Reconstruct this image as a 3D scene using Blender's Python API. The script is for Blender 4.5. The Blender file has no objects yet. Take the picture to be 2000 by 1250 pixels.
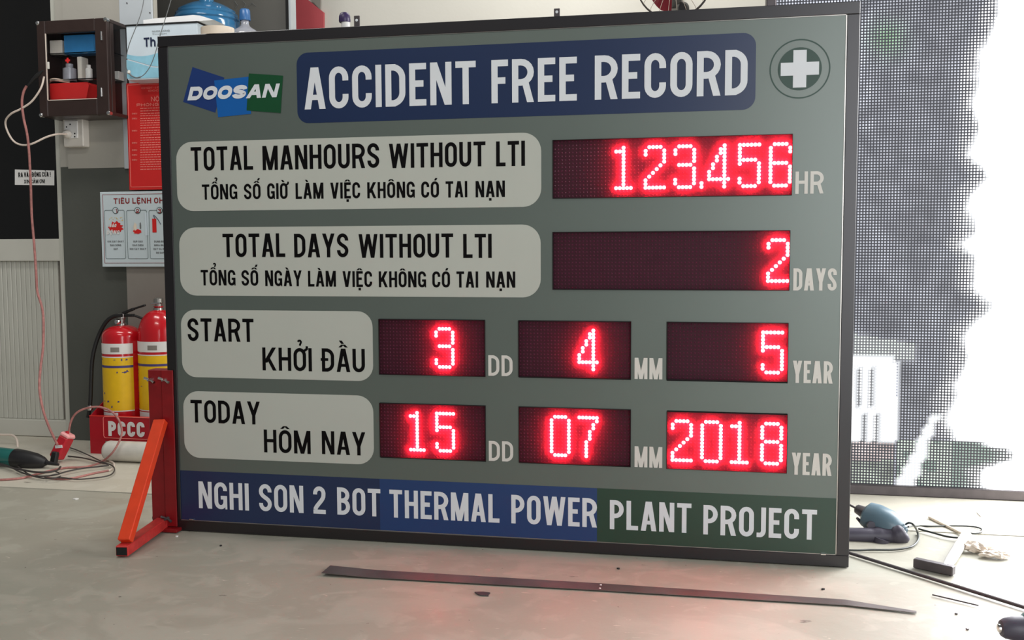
import bpy, math, random
from mathutils import Vector, Matrix, noise
random.seed(7)
SC = bpy.context.scene
COL = SC.collection
# ------------------------------------------------------------------ camera
F_PX = 1920.48
CAM = Vector((0.61337353, -2.72782834, 0.863785365))
_ya, _pi, _ro = -0.194685289, -0.0726118569, -0.00422172
_f = Vector((math.sin(_ya)*math.cos(_pi), math.cos(_ya)*math.cos(_pi), math.sin(_pi)))
_r = Vector((math.cos(_ya), -math.sin(_ya), 0)); _u = _r.cross(_f)
CR = math.cos(_ro)*_r + math.sin(_ro)*_u
CU = -math.sin(_ro)*_r + math.cos(_ro)*_u
CF = _f
cd = bpy.data.cameras.new('camera'); cam = bpy.data.objects.new('camera', cd); COL.objects.link(cam)
cd.sensor_fit = 'HORIZONTAL'; cd.sensor_width = 36.0; cd.lens = F_PX/2000*36.0
cd.clip_start = 0.05; cd.clip_end = 100
M = Matrix((CR, CU, -CF)).transposed().to_4x4(); M.translation = CAM
cam.matrix_world = M
SC.camera = cam
SC.view_settings.view_transform = 'Standard'; SC.view_settings.look = 'None'
SC.view_settings.gamma = 1.0; SC.view_settings.use_curve_mapping = False
SC.view_settings.exposure = 0.0
# ------------------------------------------------------------------ world and lights
wd = bpy.data.worlds.new('room_ambience'); SC.world = wd; wd.use_nodes = True
bgn = wd.node_tree.nodes['Background']; bgn.inputs[0].default_value = (0.92, 0.97, 1.0, 1); bgn.inputs[1].default_value = 0.15
def area(name, loc, target, sx, sy, power, color):
    l = bpy.data.lights.new(name, 'AREA'); l.shape = 'RECTANGLE'; l.size = sx; l.size_y = sy; l.energy = power; l.color = color
    o = bpy.data.objects.new(name, l); COL.objects.link(o); o.location = loc
    o.rotation_euler = (Vector(target)-Vector(loc)).to_track_quat('-Z', 'Y').to_euler(); return o
area('ceiling_lamp_light', (-0.9, -1.7, 3.1), (-0.9, -1.1, 0), 1.3, 0.3, 20, (1, 0.97, 0.90))
area('rear_ceiling_lamp_light', (0.2, 1.5, 3.1), (0.1, 1.9, 1.0), 1.3, 0.3, 34, (1, 0.98, 0.93))
area('open_doorway_daylight', (2.5, -4.4, 1.5), (0.9, 0, 0.8), 2.2, 2.8, 108, (0.95, 0.97, 1.0))
area('side_daylight', (4.2, 0.2, 1.9), (1.5, -0.1, 0.0), 1.6, 1.8, 130, (1.0, 1.0, 1.0))

area('left_wall_fill_light', (-1.7, 0.15, 3.1), (-1.7, 1.0, 0.6), 1.2, 0.3, 20, (1, 0.98, 0.94))  # added fill light to brighten the left wall and boxes, no known lamp

# ------------------------------------------------------------------ pixel -> world helpers
def ray(px, py): return CR*((px-1000)/F_PX) - CU*((py-625)/F_PX) + CF
def at(px, py, Y): d = ray(px, py); return CAM + d*((Y-CAM.y)/d.y)
def fl(px, py, z=0.0): d = ray(px, py); return CAM + d*((z-CAM.z)/d.z)
def atx(px, py, X): d = ray(px, py); return CAM + d*((X-CAM.x)/d.x)
V = Vector
# ------------------------------------------------------------------ mesh builder
class MB:
    def __init__(s): s.v = []; s.f = []
    def add(s, vs, fs):
        n = len(s.v); s.v += [V(p) for p in vs]; s.f += [tuple(i+n for i in q) for q in fs]; return s
    def box(s, c, size, R=None, bev=0.0):
        c = V(c); hx, hy, hz = [k/2 for k in size]
        R = R or Matrix.Identity(3)
        if bev <= 0:
            P = [(x, y, z) for x in (-hx, hx) for y in (-hy, hy) for z in (-hz, hz)]
            return s.add([c+R@V(p) for p in P], [(0,1,3,2),(4,6,7,5),(0,4,5,1),(2,3,7,6),(0,2,6,4),(1,5,7,3)])
        # chamfered box: 24 verts
        b = bev; vs = []; idx = {}
        for x in (-1, 1):
            for y in (-1, 1):
                for z in (-1, 1):
                    for k in range(3):
                        q = [x*(hx-b), y*(hy-b), z*(hz-b)]; q[k] = (x, y, z)[k]*(hx, hy, hz)[k]
                        idx[(x, y, z, k)] = len(vs); vs.append(c+R@V(q))
        fs = []
        o = (-1, 1)
        for sgn in o:
            fs.append([idx[(sgn, a, b_, 0)] for a, b_ in ((-1,-1),(1,-1),(1,1),(-1,1))])
            fs.append([idx[(a, sgn, b_, 1)] for a, b_ in ((-1,-1),(1,-1),(1,1),(-1,1))])
            fs.append([idx[(a, b_, sgn, 2)] for a, b_ in ((-1,-1),(1,-1),(1,1),(-1,1))])
        for a in o:
            for b_ in o:
                fs.append([idx[(a,b_,-1,0)], idx[(a,b_,-1,1)], idx[(a,b_,1,1)], idx[(a,b_,1,0)]])
                fs.append([idx[(a,-1,b_,0)], idx[(a,-1,b_,2)], idx[(a,1,b_,2)], idx[(a,1,b_,0)]])
                fs.append([idx[(-1,a,b_,1)], idx[(-1,a,b_,2)], idx[(1,a,b_,2)], idx[(1,a,b_,1)]])
                for c_ in o: fs.append([idx[(a,b_,c_,0)], idx[(a,b_,c_,1)], idx[(a,b_,c_,2)]])
        return s.add(vs, fs)
    def bb(s, lo, hi, bev=0.0):
        lo = V(lo); hi = V(hi); return s.box((lo+hi)/2, (hi-lo), None, bev)
    def bar(s, a, b, w, h, up=(0,0,1), bev=0.0):
        a = V(a); b = V(b); x = (b-a).normalized(); up = V(up); y = up.cross(x).normalized(); z = x.cross(y)
        return s.box((a+b)/2, ((b-a).length, w, h), Matrix((x, y, z)).transposed(), bev)
    def tube(s, pts, r, n=8, cap=True):
        pts = [V(p) for p in pts]; m = len(pts); rs = r if isinstance(r, (list, tuple)) else [r]*m
        t0 = (pts[1]-pts[0]).normalized(); up = V((0,0,1)) if abs(t0.z) < .9 else V((1,0,0))
        nrm = t0.cross(up).normalized(); vs = []
        for i in range(m):
            t = (pts[min(i+1, m-1)]-pts[max(i-1, 0)]).normalized()
            nrm = (nrm - t*nrm.dot(t)).normalized(); b = t.cross(nrm)
            for k in range(n):
                a = 2*math.pi*k/n; vs.append(pts[i]+(nrm*math.cos(a)+b*math.sin(a))*rs[i])
        fs = [(i*n+k, i*n+(k+1)%n, (i+1)*n+(k+1)%n, (i+1)*n+k) for i in range(m-1) for k in range(n)]
        if cap: fs += [tuple(range(n))[::-1], tuple((m-1)*n+k for k in range(n))]
        return s.add(vs, fs)
    def lathe(s, base, axis, prof, n=24, squash=None):
        # prof: list of (distance along axis, radius)
        base = V(base); ax = V(axis).normalized(); up = V((0,0,1)) if abs(ax.z) < .9 else V((1,0,0))
        e1 = ax.cross(up).normalized(); e2 = ax.cross(e1); q = squash or (1, 1)
        vs = [base+ax*d+(e1*math.cos(2*math.pi*k/n)*q[0]+e2*math.sin(2*math.pi*k/n)*q[1])*r for d, r in prof for k in range(n)]
        m = len(prof)
        fs = [(i*n+k, i*n+(k+1)%n, (i+1)*n+(k+1)%n, (i+1)*n+k) for i in range(m-1) for k in range(n)]
        fs += [tuple(range(n))[::-1], tuple((m-1)*n+k for k in range(n))]
        return s.add(vs, fs)
    def prism(s, pts, d):
        # planar polygon pts (3d) extruded along vector d
        pts = [V(p) for p in pts]; d = V(d); n = len(pts)
        return s.add(pts+[p+d for p in pts], [tuple(range(n))[::-1], tuple(range(n, 2*n))]+[(i, (i+1) % n, n+(i+1) % n, n+i) for i in range(n)])
    def disc(s, c, nrm, r, t, n=24): return s.lathe(c, nrm, [(0, r), (t, r)], n)
    def build(s, name, mat, parent=None, smooth=False, label=None, cat=None, group=None, kind=None, base=None):
        me = bpy.data.meshes.new(name)
        if parent is not None: off = parent['_o'] if '_o' in parent else (0,0,0)
        else:
            if base is None:
                xs = [p.x for p in s.v]; ys = [p.y for p in s.v]; zs = [p.z for p in s.v]
                base = ((min(xs)+max(xs))/2, (min(ys)+max(ys))/2, min(zs))
            off = base
        off = V(off)
        me.from_pydata([tuple(p-off) for p in s.v], [], s.f); me.update()
        if mat: me.materials.append(mat)
        if smooth:
            me.polygons.foreach_set('use_smooth', [True]*len(me.polygons))
            try: me.set_sharp_from_angle(angle=math.radians(38))
            except Exception: pass
        o = bpy.data.objects.new(name, me); COL.objects.link(o)
        if parent is not None: o.parent = parent
        else: o.location = off
        OFF[o.name] = V(off)
        tag(o, label, cat, group, kind); return o
OFF = {}
def tag(o, label=None, cat=None, group=None, kind=None):
    if label: o['label'] = label
    if cat: o['category'] = cat
    if group: o['group'] = group
    if kind: o['kind'] = kind
class P:   # thin wrapper so that parts of parts know the world offset of their root
    pass
_build = MB.build
def _b2(s, name, mat, parent=None, **k):
    if parent is None: return _build(s, name, mat, None, **k)
    off = OFF[parent.name]
    n0 = [p-off for p in s.v]
    t = MB(); t.v = n0; t.f = s.f
    me_off = V((0,0,0))
    me = bpy.data.meshes.new(name); me.from_pydata([tuple(p) for p in t.v], [], t.f); me.update()
    if mat: me.materials.append(mat)
    if k.get('smooth'):
        me.polygons.foreach_set('use_smooth', [True]*len(me.polygons))
        try: me.set_sharp_from_angle(angle=math.radians(38))
        except Exception: pass
    o = bpy.data.objects.new(name, me); COL.objects.link(o); o.parent = parent; OFF[o.name] = off
    tag(o, k.get('label'), k.get('cat'), k.get('group'), k.get('kind')); return o
MB.build = _b2
def thing(name, loc, label=None, cat=None, group=None, kind=None):
    o = bpy.data.objects.new(name, None); COL.objects.link(o); o.location = loc; o.empty_display_size = .05
    OFF[o.name] = V(loc); tag(o, label, cat, group, kind); return o
def copy_tree(o, d, parent=None):
    c = o.copy(); COL.objects.link(c); c.parent = parent
    if parent is None: c.location = o.location + V(d)
    OFF[c.name] = OFF[o.name] + V(d)
    for ch in list(o.children): copy_tree(ch, d, c)
    return c
def smoothpath(pts, n=6):
    pts = [V(p) for p in pts]; out = []
    for i in range(len(pts)-1):
        p0 = pts[max(i-1, 0)]; p1 = pts[i]; p2 = pts[i+1]; p3 = pts[min(i+2, len(pts)-1)]
        for k in range(n):
            t = k/n
            out.append(0.5*((2*p1)+(p2-p0)*t+(2*p0-5*p1+4*p2-p3)*t*t+(3*p1-p0-3*p2+p3)*t**3))
    return out+[pts[-1]]
# ------------------------------------------------------------------ materials
def srgb(r, g, b):
    return tuple(((c/255)/12.92 if c/255 <= .04045 else ((c/255+.055)/1.055)**2.4) for c in (r, g, b))+(1,)
def mat(name, col, rough=.5, metal=0.0, vary=0.08, scale=12, bump=0.0, bscale=60, spec=.5, coat=0.0, veil=0, emit=None, estr=0.0, trans=0.0, alpha=1.0, coords='Object', streak=None):
    m = bpy.data.materials.new(name); m.use_nodes = True; nt = m.node_tree; N = nt.nodes; L = nt.links
    b = N['Principled BSDF']; b.inputs['Roughness'].default_value = rough; b.inputs['Metallic'].default_value = metal
    b.inputs['Specular IOR Level'].default_value = spec; b.inputs['Coat Weight'].default_value = coat
    b.inputs['Transmission Weight'].default_value = trans; b.inputs['Alpha'].default_value = alpha
    tc = N.new('ShaderNodeTexCoord'); src = tc.outputs[coords]
    if streak:
        mp = N.new('ShaderNodeMapping'); mp.inputs['Scale'].default_value = streak; L.new(src, mp.inputs['Vector']); src = mp.outputs[0]
    if vary > 0:
        n = N.new('ShaderNodeTexNoise'); n.inputs['Scale'].default_value = scale; n.inputs['Detail'].default_value = 5; L.new(src, n.inputs['Vector'])
        rp = N.new('ShaderNodeValToRGB'); rp.color_ramp.elements[0].position = .3; rp.color_ramp.elements[1].position = .7
        rp.color_ramp.elements[0].color = tuple(c*(1-vary) for c in col[:3])+(1,); rp.color_ramp.elements[1].color = tuple(min(1, c*(1+vary)) for c in col[:3])+(1,)
        L.new(n.outputs['Fac'], rp.inputs[0]); L.new(rp.outputs[0], b.inputs['Base Color'])
    else: b.inputs['Base Color'].default_value = col
    if bump > 0:
        n2 = N.new('ShaderNodeTexNoise'); n2.inputs['Scale'].default_value = bscale; n2.inputs['Detail'].default_value = 6; L.new(src, n2.inputs['Vector'])
        bp = N.new('ShaderNodeBump'); bp.inputs['Strength'].default_value = bump; bp.inputs['Distance'].default_value = .01
        L.new(n2.outputs['Fac'], bp.inputs['Height']); L.new(bp.outputs[0], b.inputs['Normal'])
    if veil: b.inputs['Coat Weight'].default_value = 1.0; b.inputs['Coat Roughness'].default_value = .36; b.inputs['Specular IOR Level'].default_value = .15; b.inputs['Coat IOR'].default_value = 1.6
    if emit: b.inputs['Emission Color'].default_value = emit; b.inputs['Emission Strength'].default_value = estr
    return m
def floor_mat(name, base, dark, light, patch):
    m = bpy.data.materials.new(name); m.use_nodes = True; nt = m.node_tree; N = nt.nodes; L = nt.links; b = N['Principled BSDF']
    tc = N.new('ShaderNodeTexCoord')
    def nz(scale, det, st=None, dist=0.0):
        n = N.new('ShaderNodeTexNoise'); n.inputs['Scale'].default_value = scale; n.inputs['Detail'].default_value = det; n.inputs['Distortion'].default_value = dist
        s = tc.outputs['Object']
        if st:
            mp = N.new('ShaderNodeMapping'); mp.inputs['Scale'].default_value = st; L.new(s, mp.inputs[0]); s = mp.outputs[0]
        L.new(s, n.inputs['Vector']); return n.outputs['Fac']
    def ramp(src, p0, p1, c0=(0,0,0,1), c1=(1,1,1,1)):
        r = N.new('ShaderNodeValToRGB'); r.color_ramp.elements[0].position = p0; r.color_ramp.elements[1].position = p1
        r.color_ramp.elements[0].color = c0; r.color_ramp.elements[1].color = c1; L.new(src, r.inputs[0]); return r.outputs[0]
    def mix(fac, a, bb):
        x = N.new('ShaderNodeMix'); x.data_type = 'RGBA'; L.new(fac, x.inputs[0])
        for i, q in ((6, a), (7, bb)):
            if isinstance(q, tuple): x.inputs[i].default_value = q
            else: L.new(q, x.inputs[i])
        return x.outputs[2]
    c = ramp(nz(1.1, 3), .35, .65, base, patch)
    lt2 = tuple(.62*a+.38*b_ for a, b_ in zip(base, light)); c = mix(ramp(nz(3.2, 12, (1, 1.6, 1), .7), .50, .60), c, lt2); c = mix(ramp(nz(11, 12, None, 1.0), .55, .66), c, lt2)
    c = mix(ramp(nz(17, 11, (.7, 2.2, 1), 2.6), .685, .71), c, light)
    c = mix(ramp(nz(7, 6, (1, 1.7, 1)), .71, .75), c, dark)
    c = mix(ramp(nz(45, 4), .74, .77), c, dark)
    L.new(c, b.inputs['Base Color'])
    rg = ramp(nz(5, 5), .3, .7, (.38,)*3+(1,), (.62,)*3+(1,)); L.new(rg, b.inputs['Roughness'])
    bp = N.new('ShaderNodeBump'); bp.inputs['Strength'].default_value = .25; bp.inputs['Distance'].default_value = .004
    L.new(nz(30, 9), bp.inputs['Height']); L.new(bp.outputs[0], b.inputs['Normal']); return m
m_floor = floor_mat('worn_grey_concrete', srgb(160,159,145), srgb(88,82,76), srgb(190,184,170), srgb(165,159,145))
m_floor2 = floor_mat('pale_concrete', srgb(204,198,182), srgb(130,122,110), srgb(216,210,196), srgb(198,192,176))
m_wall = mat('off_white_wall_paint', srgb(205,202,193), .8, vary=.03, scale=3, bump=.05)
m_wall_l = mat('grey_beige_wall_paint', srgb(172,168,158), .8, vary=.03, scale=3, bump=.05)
m_dado = mat('dark_grey_dado_paint', srgb(80,82,76), .7, vary=.05, scale=4, bump=.05)
m_greypan = mat('mid_grey_panel', srgb(138,132,124), .6, vary=.03)
m_lightpan = mat('light_blue_grey_panel', srgb(190,196,200), .5, vary=.03)
m_alu = mat('white_aluminium', srgb(205,203,192), .35, vary=.03, scale=5)
m_alu2 = mat('white_aluminium_boards', srgb(196,195,184), .4, vary=.03, scale=5)
m_black = mat('black_gap', srgb(14,14,14), .8, vary=0)
m_glassdk = mat('dark_tinted_glass', srgb(20,19,18), .12, vary=.15, scale=2, spec=.5)
m_board = mat('dark_grey_board', srgb(98,96,90), .45, vary=.06, scale=3)
m_frame = mat('dark_brown_anodised_aluminium', srgb(20,14,19), .36, metal=.35, vary=.05, scale=20, bump=.03, bscale=300, veil=1)
m_panel = mat('silver_grey_composite_panel', srgb(102,112,105), .48, metal=.5, vary=.015, scale=6, veil=1)
m_plate = mat('off_white_vinyl', srgb(186,188,178), .55, vary=.015, scale=6)
m_txtblack = mat('black_vinyl', srgb(9,7,8), .5, vary=0, spec=.12)
m_txtgrey = mat('light_grey_vinyl', srgb(222,225,228), .5, vary=.02)
m_unit = mat('pale_grey_vinyl', srgb(216,212,204), .5, vary=.02)
m_navy = mat('navy_vinyl', srgb(0,32,74), .38, vary=.04, scale=5, veil=1)
m_blue = mat('royal_blue_vinyl', srgb(4,52,106), .38, vary=.04, scale=5, veil=1)
m_green = mat('bottle_green_vinyl', srgb(14,56,38), .38, vary=.04, scale=5, veil=1)
m_logonavy = mat('logo_navy', srgb(22,52,112), .4, vary=.02)
m_logoblue = mat('logo_blue', srgb(8,92,168), .4, vary=.02)
m_logogreen = mat('logo_green', srgb(6,72,38), .4, vary=.02)
m_ring = mat('dark_green_vinyl', srgb(44,70,60), .45, vary=.02)
m_ledface = mat('black_led_module_face', srgb(40,14,22), .55, vary=.1, scale=40)
m_ledoff = mat('unlit_led_lens', srgb(96,56,74), .25, vary=.1, scale=40)
m_led = mat('lit_red_led', (1,.1,.1,1), .4, vary=0, emit=(1.0, .052, .058, 1), estr=36)
def halo_mat(haze):
    m = bpy.data.materials.new('hazy_red_halo_sheet'); m.use_nodes = True; nt = m.node_tree; N = nt.nodes; L = nt.links
    for n in list(N): N.remove(n)
    out = N.new('ShaderNodeOutputMaterial'); tr = N.new('ShaderNodeBsdfTransparent'); tl = N.new('ShaderNodeBsdfTranslucent')
    tr.inputs[0].default_value = (1, .98, .98, 1); tl.inputs[0].default_value = (1.0, .22, .55, 1)
    mx = N.new('ShaderNodeMixShader'); mx.inputs[0].default_value = haze; L.new(tr.outputs[0], mx.inputs[1]); L.new(tl.outputs[0], mx.inputs[2])
    L.new(mx.outputs[0], out.inputs[0]); return m
m_halo = halo_mat(.145)  # haze of the added sheet, scatters LED light into a red halo
m_red = mat('red_gloss_enamel', srgb(196,18,30), .22, vary=.03, coat=.5)
m_reddk = mat('red_painted_steel', srgb(132,12,20), .38, vary=.12, scale=25, bump=.05)
m_orange = mat('orange_red_painted_steel', srgb(224,66,28), .38, vary=.06, scale=25, bump=.05)
m_redorange = mat('worn_red_painted_steel', srgb(196,52,50), .42, vary=.18, scale=30, bump=.08)
m_stand = mat('crimson_sheet_metal', srgb(176,20,36), .35, vary=.05)
m_yellow = mat('yellow_label', srgb(236,190,20), .4, vary=.06, scale=20)
m_white = mat('white_print', srgb(232,230,226), .45, vary=.03)
m_whitebr = mat('bright_white_paper', srgb(250,250,250), .7, vary=.02)
m_violet = mat('violet_print', srgb(72,62,120), .4, vary=.03)
m_blkrub = mat('black_rubber', srgb(26,25,25), .55, vary=.1)
m_steel = mat('bare_steel', srgb(180,176,170), .3, metal=.9, vary=.1, scale=30)
m_chrome = mat('chrome', srgb(220,218,214), .15, metal=1, vary=.03)
m_dksteel = mat('dark_steel', srgb(92,86,88), .4, metal=.6, vary=.12, scale=30)
m_strip = mat('grey_flat_steel', srgb(120,112,110), .38, metal=.7, vary=.12, scale=8, bump=.05)
m_pvc = mat('white_socket_plastic', srgb(216,210,200), .4, vary=.02)
m_cordw = mat('off_white_cord', srgb(222,206,192), .5, vary=.05)
m_cordp = mat('pinkish_cord', srgb(170,112,106), .5, vary=.25, scale=60)
m_cordd = mat('dark_grey_cord', srgb(62,56,54), .5, vary=.1)
m_cordg = mat('green_black_cord', srgb(38,42,38), .45, vary=.1)
m_cabfr = mat('dark_brown_cabinet_profile', srgb(58,44,40), .35, metal=.2, vary=.08, scale=20)
m_glass = mat('clear_acrylic', (1,1,1,1), .03, vary=0, trans=1.0, spec=.3)
for mm in (m_glass,): mm.node_tree.nodes['Principled BSDF'].inputs['IOR'].default_value = 1.12
m_redpr = mat('red_print', srgb(214,36,34), .5, vary=.04)
m_pinktx = mat('pink_print', srgb(244,140,128), .5, vary=0)
m_posterw = mat('pale_poster', srgb(206,218,222), .35, vary=.02)
m_dkgreen = mat('dark_green_print', srgb(40,66,62), .5, vary=0)
m_maroon = mat('maroon_print', srgb(140,34,34), .5, vary=0)
m_greytx = mat('grey_print', srgb(110,112,112), .5, vary=0)
m_sky = mat('sky_blue_print', srgb(150,205,225), .45, vary=.08, scale=30)
m_skyl = mat('pale_blue_print', srgb(214,226,234), .45, vary=.03)
m_navytx = mat('navy_print', srgb(30,40,70), .45, vary=0)
m_tape = mat('cream_masking_tape', srgb(232,216,196), .6, vary=.04)
m_purple = mat('dark_purple_cap', srgb(58,44,84), .4, vary=.05)
m_jug = mat('blue_polycarbonate', srgb(70,140,190), .12, vary=.12, scale=10, trans=.35)
m_jugdk = mat('blue_cap', srgb(62,112,170), .3, vary=.05)
m_clearb = mat('clear_bottle_plastic', srgb(226,228,238), .08, vary=.03, trans=.6)
m_teal = mat('teal_tool_plastic', srgb(30,98,92), .3, vary=.08, coat=.2)
m_tealg = mat('blue_grey_tool_plastic', srgb(92,114,126), .35, vary=.08)
m_tooldk = mat('charcoal_tool_rubber', srgb(70,66,78), .45, vary=.08)
m_toolbk = mat('black_tool_rubber', srgb(34,33,34), .45, vary=.12, scale=30)
m_roll = mat('clear_wrapped_white_roll', srgb(216,212,202), .2, vary=.08, scale=18, coat=.4)
m_wrap = mat('crumpled_translucent_film', srgb(214,200,186), .3, vary=.15, scale=30, bump=.3)
m_bluebox = mat('blue_carton', srgb(50,130,190), .3, vary=.1, scale=14)
m_sock = mat('red_socket_plastic', srgb(188,30,44), .35, vary=.05)
m_sockl = mat('pale_pink_socket_end', srgb(244,170,168), .35, vary=.05)
m_fan = mat('maroon_fan_blade', srgb(130,34,44), .3, vary=.08)
m_pinkred = mat('faded_red_board', srgb(190,82,88), .5, vary=.03)

# ------------------------------------------------------------------ stroke lettering
def arc(cx, cy, r, a0, a1, n=9, ry=None):
    ry = ry or r
    return [(cx+r*math.cos(math.radians(a0+(a1-a0)*i/n)), cy+ry*math.sin(math.radians(a0+(a1-a0)*i/n))) for i in range(n+1)]
def bez(p0, p1, p2, p3, n=10):
    o = []
    for i in range(n+1):
        t = i/n; u = 1-t
        o.append(tuple(u**3*a+3*u*u*t*b+3*u*t*t*c+t**3*d for a, b, c, d in zip(p0, p1, p2, p3)))
    return o
def thick(pts, s, closed=False):
    q = []
    for p in pts:
        if not q or (abs(p[0]-q[-1][0])+abs(p[1]-q[-1][1])) > 1e-5: q.append(p)
    if closed and (abs(q[0][0]-q[-1][0])+abs(q[0][1]-q[-1][1])) < 1e-5: q.pop()
    n = len(q); L = []; R = []
    for i in range(n):
        if closed: a = q[i-1]; c = q[(i+1) % n]
        else: a = q[max(i-1, 0)]; c = q[min(i+1, n-1)]
        b = q[i]
        def un(p, r):
            d = math.hypot(r[0]-p[0], r[1]-p[1]); return ((r[0]-p[0])/d, (r[1]-p[1])/d) if d > 1e-9 else None
        d1 = un(a, b); d2 = un(b, c); d1 = d1 or d2; d2 = d2 or d1
        n1 = (-d1[1], d1[0]); n2 = (-d2[1], d2[0]); mx, my = n1[0]+n2[0], n1[1]+n2[1]; l = math.hypot(mx, my) or 1
        mx /= l; my /= l; k = s/2/max(.35, mx*n1[0]+my*n1[1])
        L.append((b[0]+mx*k, b[1]+my*k)); R.append((b[0]-mx*k, b[1]-my*k))
    rng = range(n if closed else n-1)
    return [[L[i], L[(i+1) % n], R[(i+1) % n], R[i]] for i in rng]
WID = dict(A=.53, B=.49, C=.48, D=.485, E=.41, F=.40, G=.49, H=.49, J=.30, K=.55, L=.40, M=.64, N=.51, O=.49, P=.48, Q=.49, R=.52, S=.48, T=.48, U=.48, V=.52, W=.80, X=.52, Y=.53, Z=.46, h=.45)
for c_ in '0234567890': WID[c_] = .46
WID['1'] = .26
DEC = {'Ổ': 'O^?', 'Ố': "O^'", 'Ờ': 'O+`', 'À': 'A`', 'Ệ': 'E^.', 'Ô': 'O^', 'Ó': "O'", 'Ạ': 'A.', 'Ở': 'O+?', 'Đ': 'D-', 'Ầ': 'A^`', 'Ê': 'E^', 'Ữ': 'U+~', 'Ộ': 'O^.', 'Á': "A'", 'Ử': 'U+?', 'Ả': 'A?', 'Ơ': 'O+', 'Ò': "O`", 'Ị': 'I.', 'È': 'E`'}
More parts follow.
